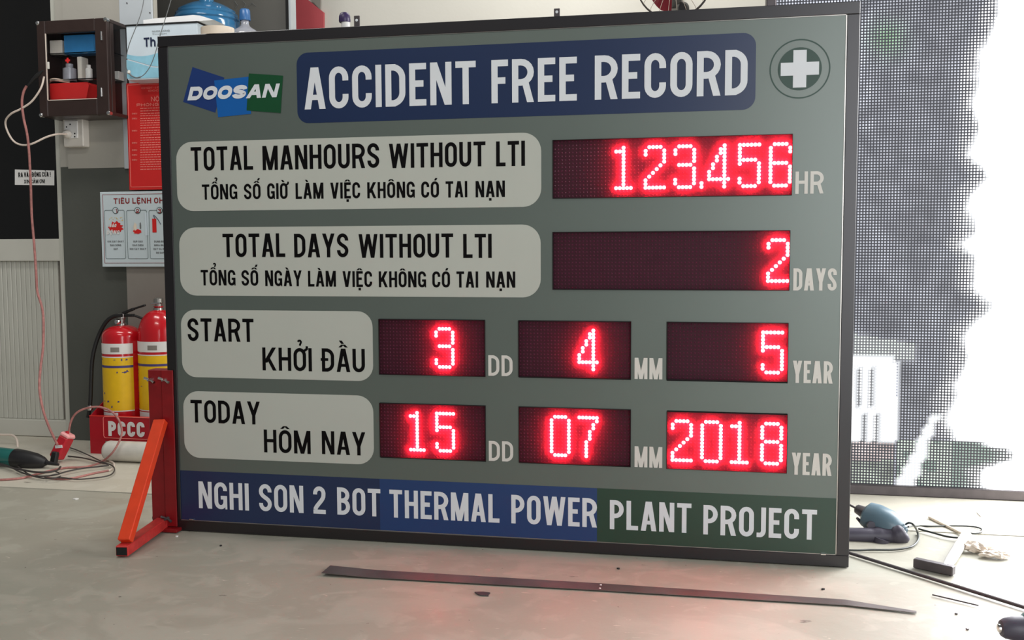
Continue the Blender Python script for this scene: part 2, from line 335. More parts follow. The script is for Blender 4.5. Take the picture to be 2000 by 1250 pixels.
def glyph(ch, s, k):
    acc = ''
    if ch in DEC: acc = DEC[ch][1:]; ch = DEC[ch][0]
    if ch in 'I!.,': w = s
    else: w = WID.get(ch, .5)*k
    a = s/2; cx = w/2; xl = a; xr = w-a; yb = a; yt = 1-a; r = max(.01, (w-s)/2); hw = s*1.08
    out = []
    def Rc(x0, y0, x1, y1): out.append([(x0, y0), (x1, y0), (x1, y1), (x0, y1)])
    def Pl(pts, closed=False, t=s): out.extend(thick(pts, t, closed))
    def D(xb, y0, xt, y1, h=hw): out.append([(xb-h/2, y0), (xb+h/2, y0), (xt+h/2, y1), (xt-h/2, y1)])
    ry = min(.30, r*1.15)
    if ch in 'O0Q':
        Pl(arc(cx, yt-ry, r, 0, 180, 12, ry)+arc(cx, yb+ry, r, 180, 360, 12, ry), True)
        if ch == 'Q': D(w-hw/2, -.03, cx, .3)
    elif ch == 'C': Pl([(xr, .66)]+arc(cx, yt-ry, r, 0, 180, 12, ry)+arc(cx, yb+ry, r, 180, 360, 12, ry)+[(xr, .34)])
    elif ch == 'G':
        Pl([(xr, .68)]+arc(cx, yt-ry, r, 0, 180, 12, ry)+arc(cx, yb+ry, r, 180, 360, 12, ry)+[(xr, .5)])
        Rc(cx, .50-s*.9, w, .50); Rc(w-s*.5, 0, w, .3)
    elif ch == 'S':
        ry = min(ry, (1-s)/4)
        Pl(([(xr, .70)] if s < .2 else [])+arc(cx, yt-ry, r, 0, 180, 12, ry)+bez((xl, yt-ry), (xl, .50), (xr, .50), (xr, yb+ry))+arc(cx, yb+ry, r, 0, -180, 12, ry)+([(xl, .30)] if s < .2 else []))
    elif ch == 'U': Pl([(xl, 1)]+arc(cx, yb+ry, r, 180, 360, 12, ry)+[(xr, 1)])
    elif ch == 'D':
        q = min(w*.5, (1-s)/2, w-s*1.5); Pl([(xl, yb), (xl, yt), (xr-q*.8, yt)]+arc(xr-q, yt-q, q, 75, 0, 7)+arc(xr-q, yb+q, q, 0, -75, 7)+[(xr-q*.8, yb)], True)
    elif ch in 'PR':
        q = (yt-.46)/2; q2 = min(q, w*.45); Rc(0, 0, s, 1)
        Pl([(a, yt), (xr-q2, yt)]+arc(xr-q2, yt-q, q2, 90, -90, 10, q)+[(xr-q2, .46), (a, .46)])
        if ch == 'R': D(w-hw/2, 0, w-hw/2-w*.24, .46)
    elif ch == 'B':
        Rc(0, 0, s, 1)
        for lo, hi, e in ((.52, yt, .02*k), (yb, .52, 0)):
            q = (hi-lo)/2; q2 = min(q, w*.42); Pl([(a, hi), (xr-e-q2, hi)]+arc(xr-e-q2, lo+q, q2, 90, -90, 10, q)+[(xr-e-q2, lo), (a, lo)])
    elif ch in 'EFL':
        Rc(0, 0, s, 1)
        if ch != 'F': Rc(0, 0, w, s)
        if ch != 'L': Rc(0, 1-s, w, 1); Rc(0, .52-s/2, w*.84, .52+s/2)
    elif ch == 'T': Rc(0, 1-s, w, 1); Rc(cx-a, 0, cx+a, 1)
    elif ch == 'H': Rc(0, 0, s, 1); Rc(w-s, 0, w, 1); Rc(0, .52-a*.95, w, .52+a*.95)
    elif ch == 'I': Rc(0, 0, s, 1)
    elif ch == 'J': Pl([(xr, 1)]+arc(xr-(w-s)*.8, yb+.16, (w-s)*.8, 0, -90, 10, .16)+[(0, yb)])
    elif ch == 'A': D(hw/2, 0, cx-.02, 1); D(w-hw/2, 0, cx+.02, 1); Rc(w*.2, .22, w*.8, .22+s*.85)
    elif ch == 'V': D(cx-.01, 0, hw/2, 1); D(cx+.01, 0, w-hw/2, 1)
    elif ch == 'W':
        h = hw*.95; D(w*.27, 0, h/2, 1, h); D(w*.27, 0, cx, 1, h); D(w*.73, 0, cx, 1, h); D(w*.73, 0, w-h/2, 1, h)
    elif ch == 'M': Rc(0, 0, s, 1); Rc(w-s, 0, w, 1); D(cx, 0, s*.62, 1); D(cx, 0, w-s*.62, 1)
    elif ch == 'N': Rc(0, 0, s, 1); Rc(w-s, 0, w, 1); D(w-s*.6, 0, s*.6, 1)
    elif ch == 'Y': D(cx, .40, hw/2, 1); D(cx, .40, w-hw/2, 1); Rc(cx-a, 0, cx+a, .44)
    elif ch == 'K': Rc(0, 0, s, 1); D(s*.9, .34, w-hw*.6, 1, hw*1.15); D(w-hw/2, 0, s+w*.17, .56, hw*1.05)
    elif ch == 'X': D(hw/2, 0, w-hw/2, 1); D(w-hw/2, 0, hw/2, 1)
    elif ch == 'Z': Rc(0, 0, w, s); Rc(0, 1-s, w, 1); D(hw/2, 0, w-hw/2, 1)
    elif ch == 'h': Rc(0, 0, s, 1); Pl([(a, .45)]+arc(cx, .68-r, r, 140, 0, 8)+[(xr, 0)])
    elif ch == '1': Rc(w-s, 0, w, 1); D(s*.5, .74, w-s*.5, .95, s*.9)
    elif ch == '2': Pl([(xl, .70)]+arc(cx, yt-ry, r, 180, -10, 12, ry)+bez((xr, yt-ry-.06), (xr, .5), (xl+.02, .3), (xl, s))[1:]); Rc(0, 0, w, s)
    elif ch == '3': Pl([(xl, .72)]+arc(cx, .76, r, 160, -90, 10, .19)+arc(cx, .29, r, 90, -160, 10, .24)+[(xl, .27)])
    elif ch == '!': Rc(0, .28, s, 1); Rc(0, 0, s, s)
    elif ch == '.': Rc(0, 0, s, s)
    elif ch == ',': Rc(0, -.1, s, s)
    for c in acc:
        t = s*.72
        hat = '^' in acc
        if c == '^': D(cx-.13*k, 1.05, cx-.02, 1.17, t*1.2); D(cx+.13*k, 1.05, cx+.02, 1.17, t*1.2)
        elif c == "'": x = cx+(.10 if hat else .02); y = 1.20 if hat else 1.05; D(x, y, x+.08, y+.15, t*1.2)
        elif c == '`': x = cx-(.02 if hat else .0); y = 1.20 if hat else 1.05; D(x, y, x-.10, y+.14, t*1.2)
        elif c == '?':
            x = cx+(.10 if hat else 0); y = 1.17 if hat else 1.08
            Pl(arc(x, y+.17, .07, 170, -50, 6)+[(x+.01, y+.02)], t=t*.8)
        elif c == '~': Pl([(cx-.14, 1.06), (cx-.06, 1.12), (cx+.04, 1.07), (cx+.14, 1.14)], t=t*.8)
        elif c == '.': Rc(cx-a, -.21, cx+a, -.21+s)
        elif c == '+': Pl([(w-a, .88), (w+.04, .96), (w+.045, 1.08)], t=t)
        elif c == '-': Rc(-.05, .46, w*.52, .46+s*.8)
    return w, out
def text(mb, s_, org, ux, uz, width, cap, stroke=.14, gap=.095, slant=0.0, space=.34, kmin=.3):
    """lay out s_ between org and org+ux*width; ux, uz unit vectors"""
    org = V(org); ux = V(ux); uz = V(uz)
    fixed = 0; var = 0
    for i, ch in enumerate(s_):
        if ch == ' ': var += space; continue
        b = DEC[ch][0] if ch in DEC else ch
        if b in 'I!.,': fixed += stroke
        else: var += WID.get(b, .5)
        if i < len(s_)-1 and s_[i+1] != ' ': var += gap
    k = max(kmin, (width/cap-fixed)/max(var, 1e-3)); x = 0
    for i, ch in enumerate(s_):
        if ch == ' ': x += space*k; continue
        w, polys = glyph(ch, stroke, k)
        nrm = ux.cross(uz).normalized()
        for j, p in enumerate(polys):
            ar = sum(p[q][0]*p[(q+1) % len(p)][1]-p[(q+1) % len(p)][0]*p[q][1] for q in range(len(p)))
            if ar < 0: p = p[::-1]
            mb.add([org+ux*((x+a+slant*b)*cap)+uz*(b*cap)+nrm*(4e-6*(j+1)) for a, b in p], [tuple(range(len(p)))])
        x += w
        if i < len(s_)-1 and s_[i+1] != ' ': x += gap*k
    return mb
UX = V((1,0,0)); UZ = V((0,0,1))
def word(mb, s_, Y, pl, pr, ptop, **k):
    """word whose left baseline pixel is pl, right baseline pixel pr; ptop a pixel on the cap line"""
    a = at(*pl, Y); b = at(*pr, Y); t = at(*ptop, Y); z = (a.z+b.z)/2
    dz = z + 0.0
    return text(mb, s_, (a.x, Y, z), UX, UZ, b.x-a.x, t.z-dz, **k)
def rrect(x0, x1, z0, z1, r, Y, n=6):
    pts = []
    for cx, cz, a0 in ((x1-r, z1-r, 0), (x0+r, z1-r, 90), (x0+r, z0+r, 180), (x1-r, z0+r, 270)):
        for i in range(n+1):
            a = math.radians(a0+90*i/n); pts.append(V((cx+r*math.cos(a), Y, cz+r*math.sin(a))))
    return pts
def flat(pts, th=0.0006): return MB().prism(pts, (0, th, 0))

# ================================================================== SETTING
floor_pts_y = 0.40
MB().bb((-5, floor_pts_y, -.10), (4.5, 5.0, 0.0)).build('floor', m_floor2, kind='structure')
MB().bb((-5, -4.5, -.10), (4.5, floor_pts_y-.003, -0.0025)).build('floor', m_floor, kind='structure')
YW = 1.24
xr_col = at(300, 20, YW).x; x_d = at(127, 560, YW).x; x_mid = at(252, 560, YW).x; z_dado = at(180, 325, YW).z
w = thing('wall_left', (x_d, YW, 0), kind='structure')
MB().bb((x_d, YW, 0), (at(400, 600, YW).x, YW+.20, z_dado)).build('dado', m_dado, w)
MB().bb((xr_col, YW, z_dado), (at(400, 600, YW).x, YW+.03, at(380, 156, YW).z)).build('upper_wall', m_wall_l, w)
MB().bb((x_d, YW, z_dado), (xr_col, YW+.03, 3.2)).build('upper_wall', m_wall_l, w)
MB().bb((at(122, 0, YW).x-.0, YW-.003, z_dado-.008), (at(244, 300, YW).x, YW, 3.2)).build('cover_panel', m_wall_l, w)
z_t2 = at(280, 40, YW).z-.02
MB().bb((at(238, 100, YW).x, YW-.012, at(250, 330, YW).z), (xr_col, YW-.003, 3.2), .002).build('upper_panel', m_lightpan, w, label='light blue-grey sheet panel with small screws')
sc_ = MB()
for q in ((248, 6), (293, 25)): sc_.disc(at(*q, YW-.013), (0,-1,0), .003, .002, 8)
sc_.build('screw', m_dksteel, w)
MB().bb((x_mid, YW-.016, 0.02), (at(330, 600, YW).x, YW, at(280, 500, YW).z)).build('lower_panel', m_greypan, w, label='mid grey lower panel')
# back wall
YB = 2.30
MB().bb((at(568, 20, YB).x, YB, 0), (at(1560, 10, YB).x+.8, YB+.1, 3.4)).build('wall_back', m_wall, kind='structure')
# dark board recess
bx0 = at(290, 20, 1.95).x-.3
db = thing('wall_recess', (at(430, 20, 1.95).x, 1.95, 0), kind='structure')
MB().bb((bx0, 1.95, 0.0), (at(561, 20, 1.95).x, 2.0, 3.3)).build('board', m_board, db)
MB().bb((at(561, 20, 1.95).x, 1.93, 0.0), (at(566, 20, 1.95).x, 2.0, 3.3)).build('frame_strip', m_black, db)
MB().bb((at(566, 20, 1.95).x, 1.935, 0.0), (at(570, 20, 1.95).x, 2.0, 3.3)).build('edge_trim', m_lightpan, db)
ck = MB()
for a, b, c in (((458, 2), (464, 10), (460, 16)), ((474, 2), (480, 8), (476, 16)), ((486, 12), (492, 6), (500, 12)),):
    ck.tube([at(*a, 1.948), at(*b, 1.948), at(*c, 1.948)], .0014, 5)
ck.build('chalk_mark', m_greytx, db)
# ------------------------------------------------------------------ door at the left edge
YD = 1.30
d = thing('door_1', (at(60, 848, YD).x, YD, 0), kind='structure')
xL = at(-140, 400, YD).x; xR = at(124, 500, YD).x
zt = 2.6
zb = at(60, 850, YD).z; z1 = at(60, 818, YD).z; z2 = at(60, 516, YD).z; z2b = at(60, 510, YD).z; z3 = at(60, 467, YD).z
MB().bb((xL, YD-.004, z3), (at(118, 300, YD).x, YD+.01, zt)).build('glass', m_glassdk, d, label='dark tinted glass upper pane')
MB().bb((xL, YD-.02, z2b), (xR, YD+.03, z3), .003).build('middle_rail', m_alu, d)
MB().bb((xL, YD-.02, zb), (xR, YD+.03, z1), .003).build('bottom_rail', m_alu, d)
MB().bb((at(117.5, 300, YD).x, YD-.02, zb), (xR, YD+.03, zt), .002).build('stile', m_alu, d)
MB().bb((xR+.002, YD-.03, .03), (x_d+.02, YD+.03, 3.0)).build('door_frame', m_alu2, d)
MB().bb((xL, YD+.012, z1), (xR, YD+.02, z2b)).build('panel_backing', m_greypan, d)
bw = (at(70, 700, YD).x-at(61, 700, YD).x); n = int((at(117.5, 650, YD).x-xL)/bw)+1
proto = None
for i in range(n):
    x1 = at(117.5, 650, YD).x-i*bw; c = V((x1-bw/2, YD+.004, (z1+z2b)/2))
    if proto is None:
        proto = MB().box(c, (bw*.92, .012, z2b-z1), None, .0025).build('board', m_alu2, d); x0_ = c.x
    else:
        o = proto.copy(); COL.objects.link(o); o.location = (c.x-x0_, 0, 0)
MB().bb((xL, YD+.04, 0), (x_d, YD+.08, .2)).build('threshold_gap', m_black, d)
MB().bb((-5, YD+.09, 0), (x_d, YD+.2, 3.2)).build('wall_door_side', m_black, kind='structure')
# door notice
ds = flat([at(29, 331, YD-.006), at(106, 333, YD-.006), at(106, 362, YD-.006), at(29, 361, YD-.006)]).build('door_notice', m_white, label='small white paper notice with black capitals on the dark door glass', cat='notice')
t = MB(); Yn = YD-.0068
word(t, 'RA VÀO ĐÓNG CỬA !', Yn, (36, 345), (99, 346), (36, 337), stroke=.17, space=.3)
word(t, 'XIN CẢM ƠN!', Yn, (47, 358), (88, 358), (47, 351), stroke=.17, space=.3)
t.build('lettering', m_txtblack, ds)

# ================================================================== SIGN
W2 = 1.0; H = 1.5; B = .0319; DP = .085
sg = thing('safety_sign', (0, 0, 0), 'large LED accident free record board in a dark frame standing on the floor', 'sign')
YP = 0.004
fr = []
for nm, lo, hi in (('rail', (-W2, 0, H-B), (W2, DP, H)), ('rail', (-W2, 0, 0), (W2, DP, B)), ('stile', (-W2, 0, B), (-W2+B, DP, H-B-.0008)), ('stile', (W2-B, 0, B), (W2, DP, H-B-.0008))):
    MB().bb(lo, hi, .0012).build('frame_'+nm, m_frame, sg)
DISPLAYS = [(.1935, .8350, 1.0030, 1.1625, 64, [('1', 17), ('2', 25), ('3', 33), (',', 40), ('4', 42), ('5', 50), ('6', 58)], 'wide display reading 123,456'),
 (.1930, .8325, .7490, .9080, 64, [('2', 58)], 'wide display reading 2'),
 (-.3205, -.0045, .4985, .6590, 32, [('3', 17)], 'small display reading 3'),
 (.0943, .4107, .5005, .6590, 32, [('4', 17)], 'small display reading 4'),
 (.5107, .8320, .5015, .6595, 32, [('5', 25)], 'small display reading 5'),
 (-.3214, -.0045, .2540, .4125, 32, [('1', 9), ('5', 17)], 'small display reading 15'),
 (.0945, .4110, .2535, .4130, 32, [('0', 9), ('7', 17)], 'small display reading 07'),
 (.5125, .8335, .2520, .4110, 32, [('2', 1), ('0', 9), ('1', 17), ('8', 25)], 'small display reading 2018')]
# face panel with an opening for every display: full-width strips between rows, pieces between displays
fpb = MB(); zrows = [(.2505, .4145, [5, 6, 7]), (.4970, .6610, [2, 3, 4]), (.7475, .9095, [1]), (1.0015, 1.1640, [0])]
zc = B
for za, zb_, ids in zrows:
    fpb.bb((-W2+B, YP, zc), (W2-B, YP+.004, za)); xc = -W2+B
    for k in ids:
        fpb.bb((xc, YP, za), (DISPLAYS[k][0]-.001, YP+.004, zb_)); xc = DISPLAYS[k][1]+.001
    fpb.bb((xc, YP, za), (W2-B, YP+.004, zb_)); zc = zb_
fpb.bb((-W2+B, YP, zc), (W2-B, YP+.004, H-B))
fpb.build('face_panel', m_panel, sg, kind=None)
MB().bb((-W2+B, DP-.008, B), (W2-B, DP-.004, H-B)).build('back_panel', m_dksteel, sg)
e = MB()
for lo, hi in (((-W2+B, YP-.002, B), (W2-B, YP, B+.0016)), ((W2-B-.0028, YP-.002, B), (W2-B, YP, H-B)), ((-W2+B, YP-.002, H-B-.0016), (W2-B, YP, H-B))): e.bb(lo, hi)
e.build('edge_trim', m_steel, sg)
for px, py in ((1607.5, 1081.5), (375.5, 1014)):
    p = at(px, py, YP); MB().bb((p.x-.007, -.003, p.z-.0022), (p.x+.007, YP, p.z+.0022), .0008).build('retaining_clip', m_chrome, sg)
for x0, x1, ytop in ((691.5, 702.5, 31), (1082, 1093.5, 17)):
    a = at(x0, ytop, .02); b = at(x1, ytop, .02); g = MB()
    cxm = (a.x+b.x)/2; hwid = (b.x-a.x)/2
    g.bb((cxm-hwid, .018, H-.002), (cxm+hwid, .022, a.z), .0008); lg = g.build('hanging_lug', m_dksteel, sg)
    MB().disc((cxm, .0178, H+(a.z-H)*.62), (0,-1,0), .004, .0006, 12).build('bolt_hole', m_txtgrey, lg)
def plate(nm, m, x0, x1, z0, z1, r, Y=YP-.0008, label=None): return flat(rrect(x0, x1, z0, z1, r, Y, 8), .0008).build(nm, m, sg, label=label)
def Z(*q): return at(*q, YP-.0008).z
def X(*q): return at(*q, YP-.0008).x
plate('title_plate', m_navy, X(580, 170), X(1476, 140), (Z(598,240.6)+Z(1453,214.5))/2, (Z(603,103)+Z(1455.5,63.8))/2, .034, label='navy title plate')
plate('caption_plate', m_plate, X(345, 340), X(1057, 330), (Z(379.6,410.2)+Z(1024,406.2))/2, (Z(376,275.2)+Z(1024,260.8))/2, .052)
plate('caption_plate', m_plate, X(351, 510), X(1056, 510), (Z(379.6,576.2)+Z(1024,582.1))/2, (Z(376,442.6)+Z(1024,440.4))/2, .052)
plate('caption_plate', m_plate, X(354.5, 670), X(728, 670), (Z(384,737.4)+Z(700,743.4))/2, (Z(380,605)+Z(700,608))/2, .046)
plate('caption_plate', m_plate, X(359, 830), X(729.5, 830), (Z(390,894.6)+Z(700,906.4))/2, (Z(386,764.4)+Z(700,772))/2, .050)
zbt = (Z(355, 919)+Z(565, 926.5)+Z(1632, 974.7))/3
for x0, x1, m, lb in ((-W2+B, X(742, 980), m_navy, 'navy section'), (X(742, 980), X(1166, 1000), m_blue, 'royal blue section'), (X(1166, 1000), W2-B-.003, m_green, 'bottle green section')):
    MB().bb((x0, YP-.0008, B+.0016), (x1, YP, zbt)).build('footer_band', m, sg, label=lb)
YT = YP-.0014
def line(name, m, words, **k):
    for w_ in words:
        t = MB(); word(t, w_[0], YT, *w_[1:], **k); t.build(name, m, sg)
line('title_lettering', m_txtgrey, [('ACCIDENT', (595,212.4), (929.6,204.3), (762, 125.5)), ('FREE', (960,202.2), (1126.6,196), (1043, 114)), ('RECORD', (1161.6,195.4), (1459.6,184.6), (1310, 102.5))], stroke=.150)
line('caption_lettering', m_txtblack, [('TOTAL', (373.3,333.6), (494.4,331.5), (434, 286)), ('MANHOURS', (513.2,331.5), (741,328.3), (627, 282.2)), ('WITHOUT', (760.3,328), (948.4,325.2), (854, 278.5)), ('LTI', (969.1,324.8), (1025.4,324), (997, 275.5))], stroke=.150)
line('caption_lettering', m_txtblack, [('TỔNG', (394.9,390), (463.8,389.3), (429, 359.7)), ('SỐ', (476.8,389.3), (509.2,389), (493, 358.8)), ('GIỜ', (522.2,388.9), (562,388.6), (542, 357.7)), ('LÀM', (577.6,388.5), (632,388.2), (605, 357)), ('VIỆC', (645.6,388), (703.6,387.3), (675, 356.2)), ('KHÔNG', (717.5,387), (810.2,386.4), (764, 355.3)), ('CÓ', (822.9,386.3), (857.5,386), (840, 354.3)), ('TAI', (870.5,385.8), (912.8,385.5), (892, 353.8)), ('NẠN', (929,385.3), (986.2,385), (958, 353.1))], stroke=.158)
line('caption_lettering', m_txtblack, [('TOTAL', (435.4,502), (557.3,502.2), (496, 456.1)), ('DAYS', (574.9,502.5), (680.7,502.8), (628, 456.2)), ('WITHOUT', (700.9,503.2), (885.4,503.6), (793, 456.6)), ('LTI', (904.8,503.8), (960.5,503.8), (933, 456.7))], stroke=.150)
line('caption_lettering', m_txtblack, [('TỔNG', (392.6,557.3), (460.2,557.8), (426, 527.2)), ('SỐ', (471.9,558), (504.7,558.3), (488, 527.6)), ('NGÀY', (518.2,558.5), (589.7,559.3), (554, 528.2)), ('LÀM', (601.9,559.5), (656.3,560), (629, 529)), ('VIỆC', (669.4,560.2), (727,560.8), (698, 529.5)), ('KHÔNG', (740,561), (832.3,561.3), (786, 529.9)), ('CÓ', (844.5,561.4), (879.1,561.6), (862, 530)), ('TAI', (891.7,561.7), (934,561.8), (913, 530.1)), ('NẠN', (949.7,561.8), (1006.5,561.9), (978, 530.2))], stroke=.158)
line('caption_lettering', m_txtblack, [('START', (367,666.2), (496,667.8), (431, 622))], stroke=.15)
line('caption_lettering', m_txtblack, [('KHỞI', (513,723.4), (609.4,725.3), (561, 679.3)), ('ĐẦU', (629,725.8), (713,727.3), (671, 680.9))], stroke=.15)
line('caption_lettering', m_txtblack, [('TODAY', (373,825), (508.4,829.2), (441, 782.7))], stroke=.15)
line('caption_lettering', m_txtblack, [('HÔM', (516,883.6), (607,886.6), (561, 840.3)), ('NAY', (629,887.2), (714,889.7), (671, 843))], stroke=.15)
line('footer_lettering', m_txtgrey, [('NGHI', (388.7,992.7), (486.5,996.8), (437, 942.3)), ('SON', (506.5,998), (593,1002), (550, 947)), ('2', (612.3,1003), (636.4,1004.2), (624, 950)), ('BOT', (659,1005.5), (743.5,1008.5), (701, 953.5)),
     ('THERMAL', (761,1010.5), (975.6,1021), (868, 961)), ('POWER', (998.7,1022), (1165.9,1030.4), (1082, 970)), ('PLANT', (1191,1032.8), (1350,1041.7), (1270, 980)), ('PROJECT', (1373.5,1043.4), (1594.8,1055), (1484, 991))], stroke=.152)
for a in (('HR', (1553,379.2), (1608.4,377.5), (1580, 334.6)), ('DAYS', (1549,567.6), (1633.8,567.3), (1590, 524)), ('DD', (953.8,733.9), (1001.3,734.8), (977, 694)), ('MM', (1239.3,740.2), (1293.5,741), (1266, 699)),
          ('YEAR', (1547.9,747.5), (1626.1,749.5), (1587, 705)), ('DD', (954.8,900.2), (1002.4,901.6), (978, 861.5)), ('MM', (1239.3,912.2), (1293.3,914), (1266, 872.3)), ('YEAR', (1545.8,927), (1624,929.5), (1585, 885))):
    line('unit_lettering', m_unit, [a], stroke=.15)
# logos
lg = thing('x', (0,0,0)); bpy.data.objects.remove(lg)
def quad(nm, m, pts, Y): return flat([at(*p, Y) for p in pts], .0006)
q1 = quad('', 0, [(375.9,131), (438,151.5), (420.4,220), (357.7,199)], YP-.0008).build('logo_square', m_logonavy, sg, label='navy tilted square of the logo')
q2 = quad('', 0, [(418.2,157.4), (485,149.7), (490.3,222.3), (425.9,228.9)], YP-.0014).build('logo_square', m_logoblue, sg, label='bright blue tilted square of the logo')
q3 = quad('', 0, [(485.9,143.4), (552.6,147.7), (548,220.7), (481.5,215.7)], YP-.0020).build('logo_square', m_logogreen, sg, label='green tilted square of the logo')
t = MB(); a = at(366, 196.5, YP-.0028); b = at(540, 191, YP-.0028); c = at(380, 169.8, YP-.0028)
text(t, 'DOOSAN', (a.x, YP-.0028, a.z+.0005), UX, UZ, b.x-a.x, c.z-a.z, stroke=.30, slant=.30, gap=.035)
t.build('logo_lettering', m_txtgrey, sg)
cc = (at(1562, 134.5, YP)); rr = (X(1621.6,134)-X(1502.4,134))/2
def ringpts(r, Y, n=48): return [V((cc.x+r*math.cos(2*math.pi*i/n), Y, cc.z+r*math.sin(2*math.pi*i/n))) for i in range(n)]
g = MB(); A_ = ringpts(rr, YP-.0006); B_ = ringpts(rr-.0035, YP-.0006); g.add(A_+B_, [(i, (i+1) % 48, 48+(i+1) % 48, 48+i) for i in range(48)])
g.build('emblem_ring', m_ring, sg)
flat(ringpts((X(1604.6,134)-X(1518.8,134))/2, YP-.0012)).build('emblem_disc', m_ring, sg)
g = MB(); ha = (X(1599.4,134)-X(1524.6,134))/2; wa = (X(1575,134)-X(1549,134))/2; YY = YP-.0020
g.prism([V((cc.x+x*1.0, YY, cc.z+z)) for x, z in ((-wa, ha), (-wa, wa), (-ha, wa), (-ha, -wa), (-wa, -wa), (-wa, -ha), (wa, -ha), (wa, -wa), (ha, -wa), (ha, wa), (wa, wa), (wa, ha))][::-1], (0, .0006, 0))
g.build('emblem_cross', m_txtgrey, sg)
# LED displays
def digit(ch):
    S = set()
    def h(r, c0, c1): S.update((c, r) for c in range(c0, c1+1))
    def v(c, r0, r1): S.update((c, r) for r in range(r0, r1+1))
    if ch == '1': v(2, 0, 11); h(1, 0, 1); h(11, 0, 4)
    if ch == '2': h(0, 1, 4); v(0, 1, 2); v(5, 1, 4); S.update(((4,5),(3,6),(2,7),(1,8))); v(0, 9, 11); h(11, 0, 5)
    if ch == '3': h(0, 1, 4); v(0, 1, 2); v(5, 1, 4); h(5, 1, 4); v(5, 6, 10); v(0, 9, 10); h(11, 1, 4)
    if ch == '4': v(4, 0, 11); h(9, 0, 5); v(0, 7, 9); v(1, 5, 6); v(2, 3, 4); v(3, 1, 2)
    if ch == '5': h(0, 0, 5); v(0, 1, 5); h(4, 0, 4); v(5, 5, 10); v(0, 9, 10); h(11, 1, 4)
    if ch == '6': h(0, 1, 4); v(5, 1, 2); v(0, 1, 10); h(5, 1, 4); v(5, 6, 10); h(11, 1, 4)
    if ch == '7': h(0, 0, 5); v(5, 0, 1); v(4, 2, 3); v(3, 4, 6); v(2, 7, 11)
    if ch == '8': h(0, 1, 4); v(0, 1, 4); v(5, 1, 4); h(5, 1, 4); v(0, 6, 10); v(5, 6, 10); h(11, 1, 4)
    if ch == '0': h(0, 1, 4); v(0, 1, 10); v(5, 1, 10); h(11, 1, 4)
    if ch == ',': v(0, 10, 11)
    return S
YF = YP+.0075
def dome(mb, x, z, r, hgt, n, Y):
    pts = [V((x+r*math.cos(2*math.pi*k/n), Y, z+r*math.sin(2*math.pi*k/n))) for k in range(n)]
    p2 = [V((x+.6*r*math.cos(2*math.pi*k/n), Y-hgt*.75, z+.6*r*math.sin(2*math.pi*k/n))) for k in range(n)]
    mb.add(pts+p2+[V((x, Y-hgt, z))], [(k, (k+1) % n, n+(k+1) % n, n+k) for k in range(n)]+[(n+k, n+(k+1) % n, 2*n) for k in range(n)])
def onto(x, z, Y):      # carry a point measured on the sign's front plane (y = 0) to the depth Y along the line of sight
    k = (Y-CAM.y)/(-CAM.y); return CAM.x+(x-CAM.x)*k, CAM.z+(z-CAM.z)*k
def display(x0, x1, z0, z1, cols, digits, label):
    YC_ = YP-.0040
    a0, c0_ = onto(x0, z0, YC_); a1, c1_ = onto(x1, z1, YC_)
    x0, z0 = onto(x0, z0, YF); x1, z1 = onto(x1, z1, YF)
    f_ = MB().bb((a0-.004, YF, c0_-.004), (a1+.004, YP+.03, c1_+.004)).build('led_display', m_ledface, sg, label=label)
    MB().bb((a0, YC_, c0_), (a1, YC_+.001, c1_)).build('halo_sheet', m_halo, f_, label='hazy red sheet added in front of the LEDs to spread their glow')  # sheet added over the bare LEDs to imitate their halo
    rimb = MB(); tk = .0012
    for lo, hi in (((a0-tk, YP-.0042, c1_), (a1+tk, YF, c1_+tk)), ((a0-tk, YP-.0042, c0_-tk), (a1+tk, YF, c0_)), ((a0-tk, YP-.0042, c0_), (a0, YF, c1_)), ((a1, YP-.0042, c0_), (a1+tk, YF, c1_))): rimb.bb(lo, hi)
    rimb.build('display_rim', m_black, f_)
    px = (x1-x0)/cols; pz = (z1-z0)/16; lit = set()
    for ch, c0 in digits:
        S = {(c0+c, r+2) for c, r in digit(ch)}; lit |= S; g = MB()
        for c, r in S: dome(g, x0+(c+.5)*px, z1-(r+.5)*pz, .0054, .0050, 12, YF)  # lit domes made oversized, bloom put into their shape
        g.build('lit_digit', m_led, f_, label='lit red LED '+('comma' if ch == ',' else 'figure '+ch))
    g = MB()
    for c in range(cols):
        for r in range(16):
            if (c, r) in lit: continue
            x = x0+(c+.5)*px; z = z1-(r+.5)*pz; q = .0021
            g.add([(x-q, YF, z-q), (x+q, YF, z-q), (x+q, YF, z+q), (x-q, YF, z+q), (x, YF-.0022, z)], [(0,1,4), (1,2,4), (2,3,4), (3,0,4)])
    g.build('unlit_leds', m_ledoff, f_, kind='stuff')
for d_ in DISPLAYS: display(*d_)

# ================================================================== big LED video screen
YS = .84
xs0 = at(1497, 4, YS).x; xs1 = at(1516, 4, YS).x; xe = 3.1
zf0 = at(1800, 969, YS).z; zf1 = at(1800, 950, YS).z
zf0 = 0.0
ls = thing('video_screen', ((xs1+xe)/2, YS, 0), 'tall bright LED video screen with white dot pixels standing behind the sign at right', 'screen')
MB().bb((xs0, YS-.01, 0.0), (xe, YS+.08, zf1), .003).build('screen_frame', m_dksteel, ls)
MB().bb((xs0, YS-.01, zf1), (xs1, YS+.08, 2.25), .003).build('screen_frame', m_dksteel, ls)
MB().bb((xs0, YS-.01, 2.25), (xe, YS+.08, 2.30), .003).build('screen_frame', m_dksteel, ls)
MB().bb((xe, YS-.01, 0.0), (xe+.04, YS+.08, 2.30), .003).build('screen_frame', m_dksteel, ls)
MB().bb((xs1, YS+.03, zf1), (xe, YS+.07, 2.25)).build('screen_back', m_black, ls)
def proj(p):
    d_ = V(p)-CAM; w_ = d_.dot(CF); return 1000+F_PX*d_.dot(CR)/w_, 625-F_PX*d_.dot(CU)/w_
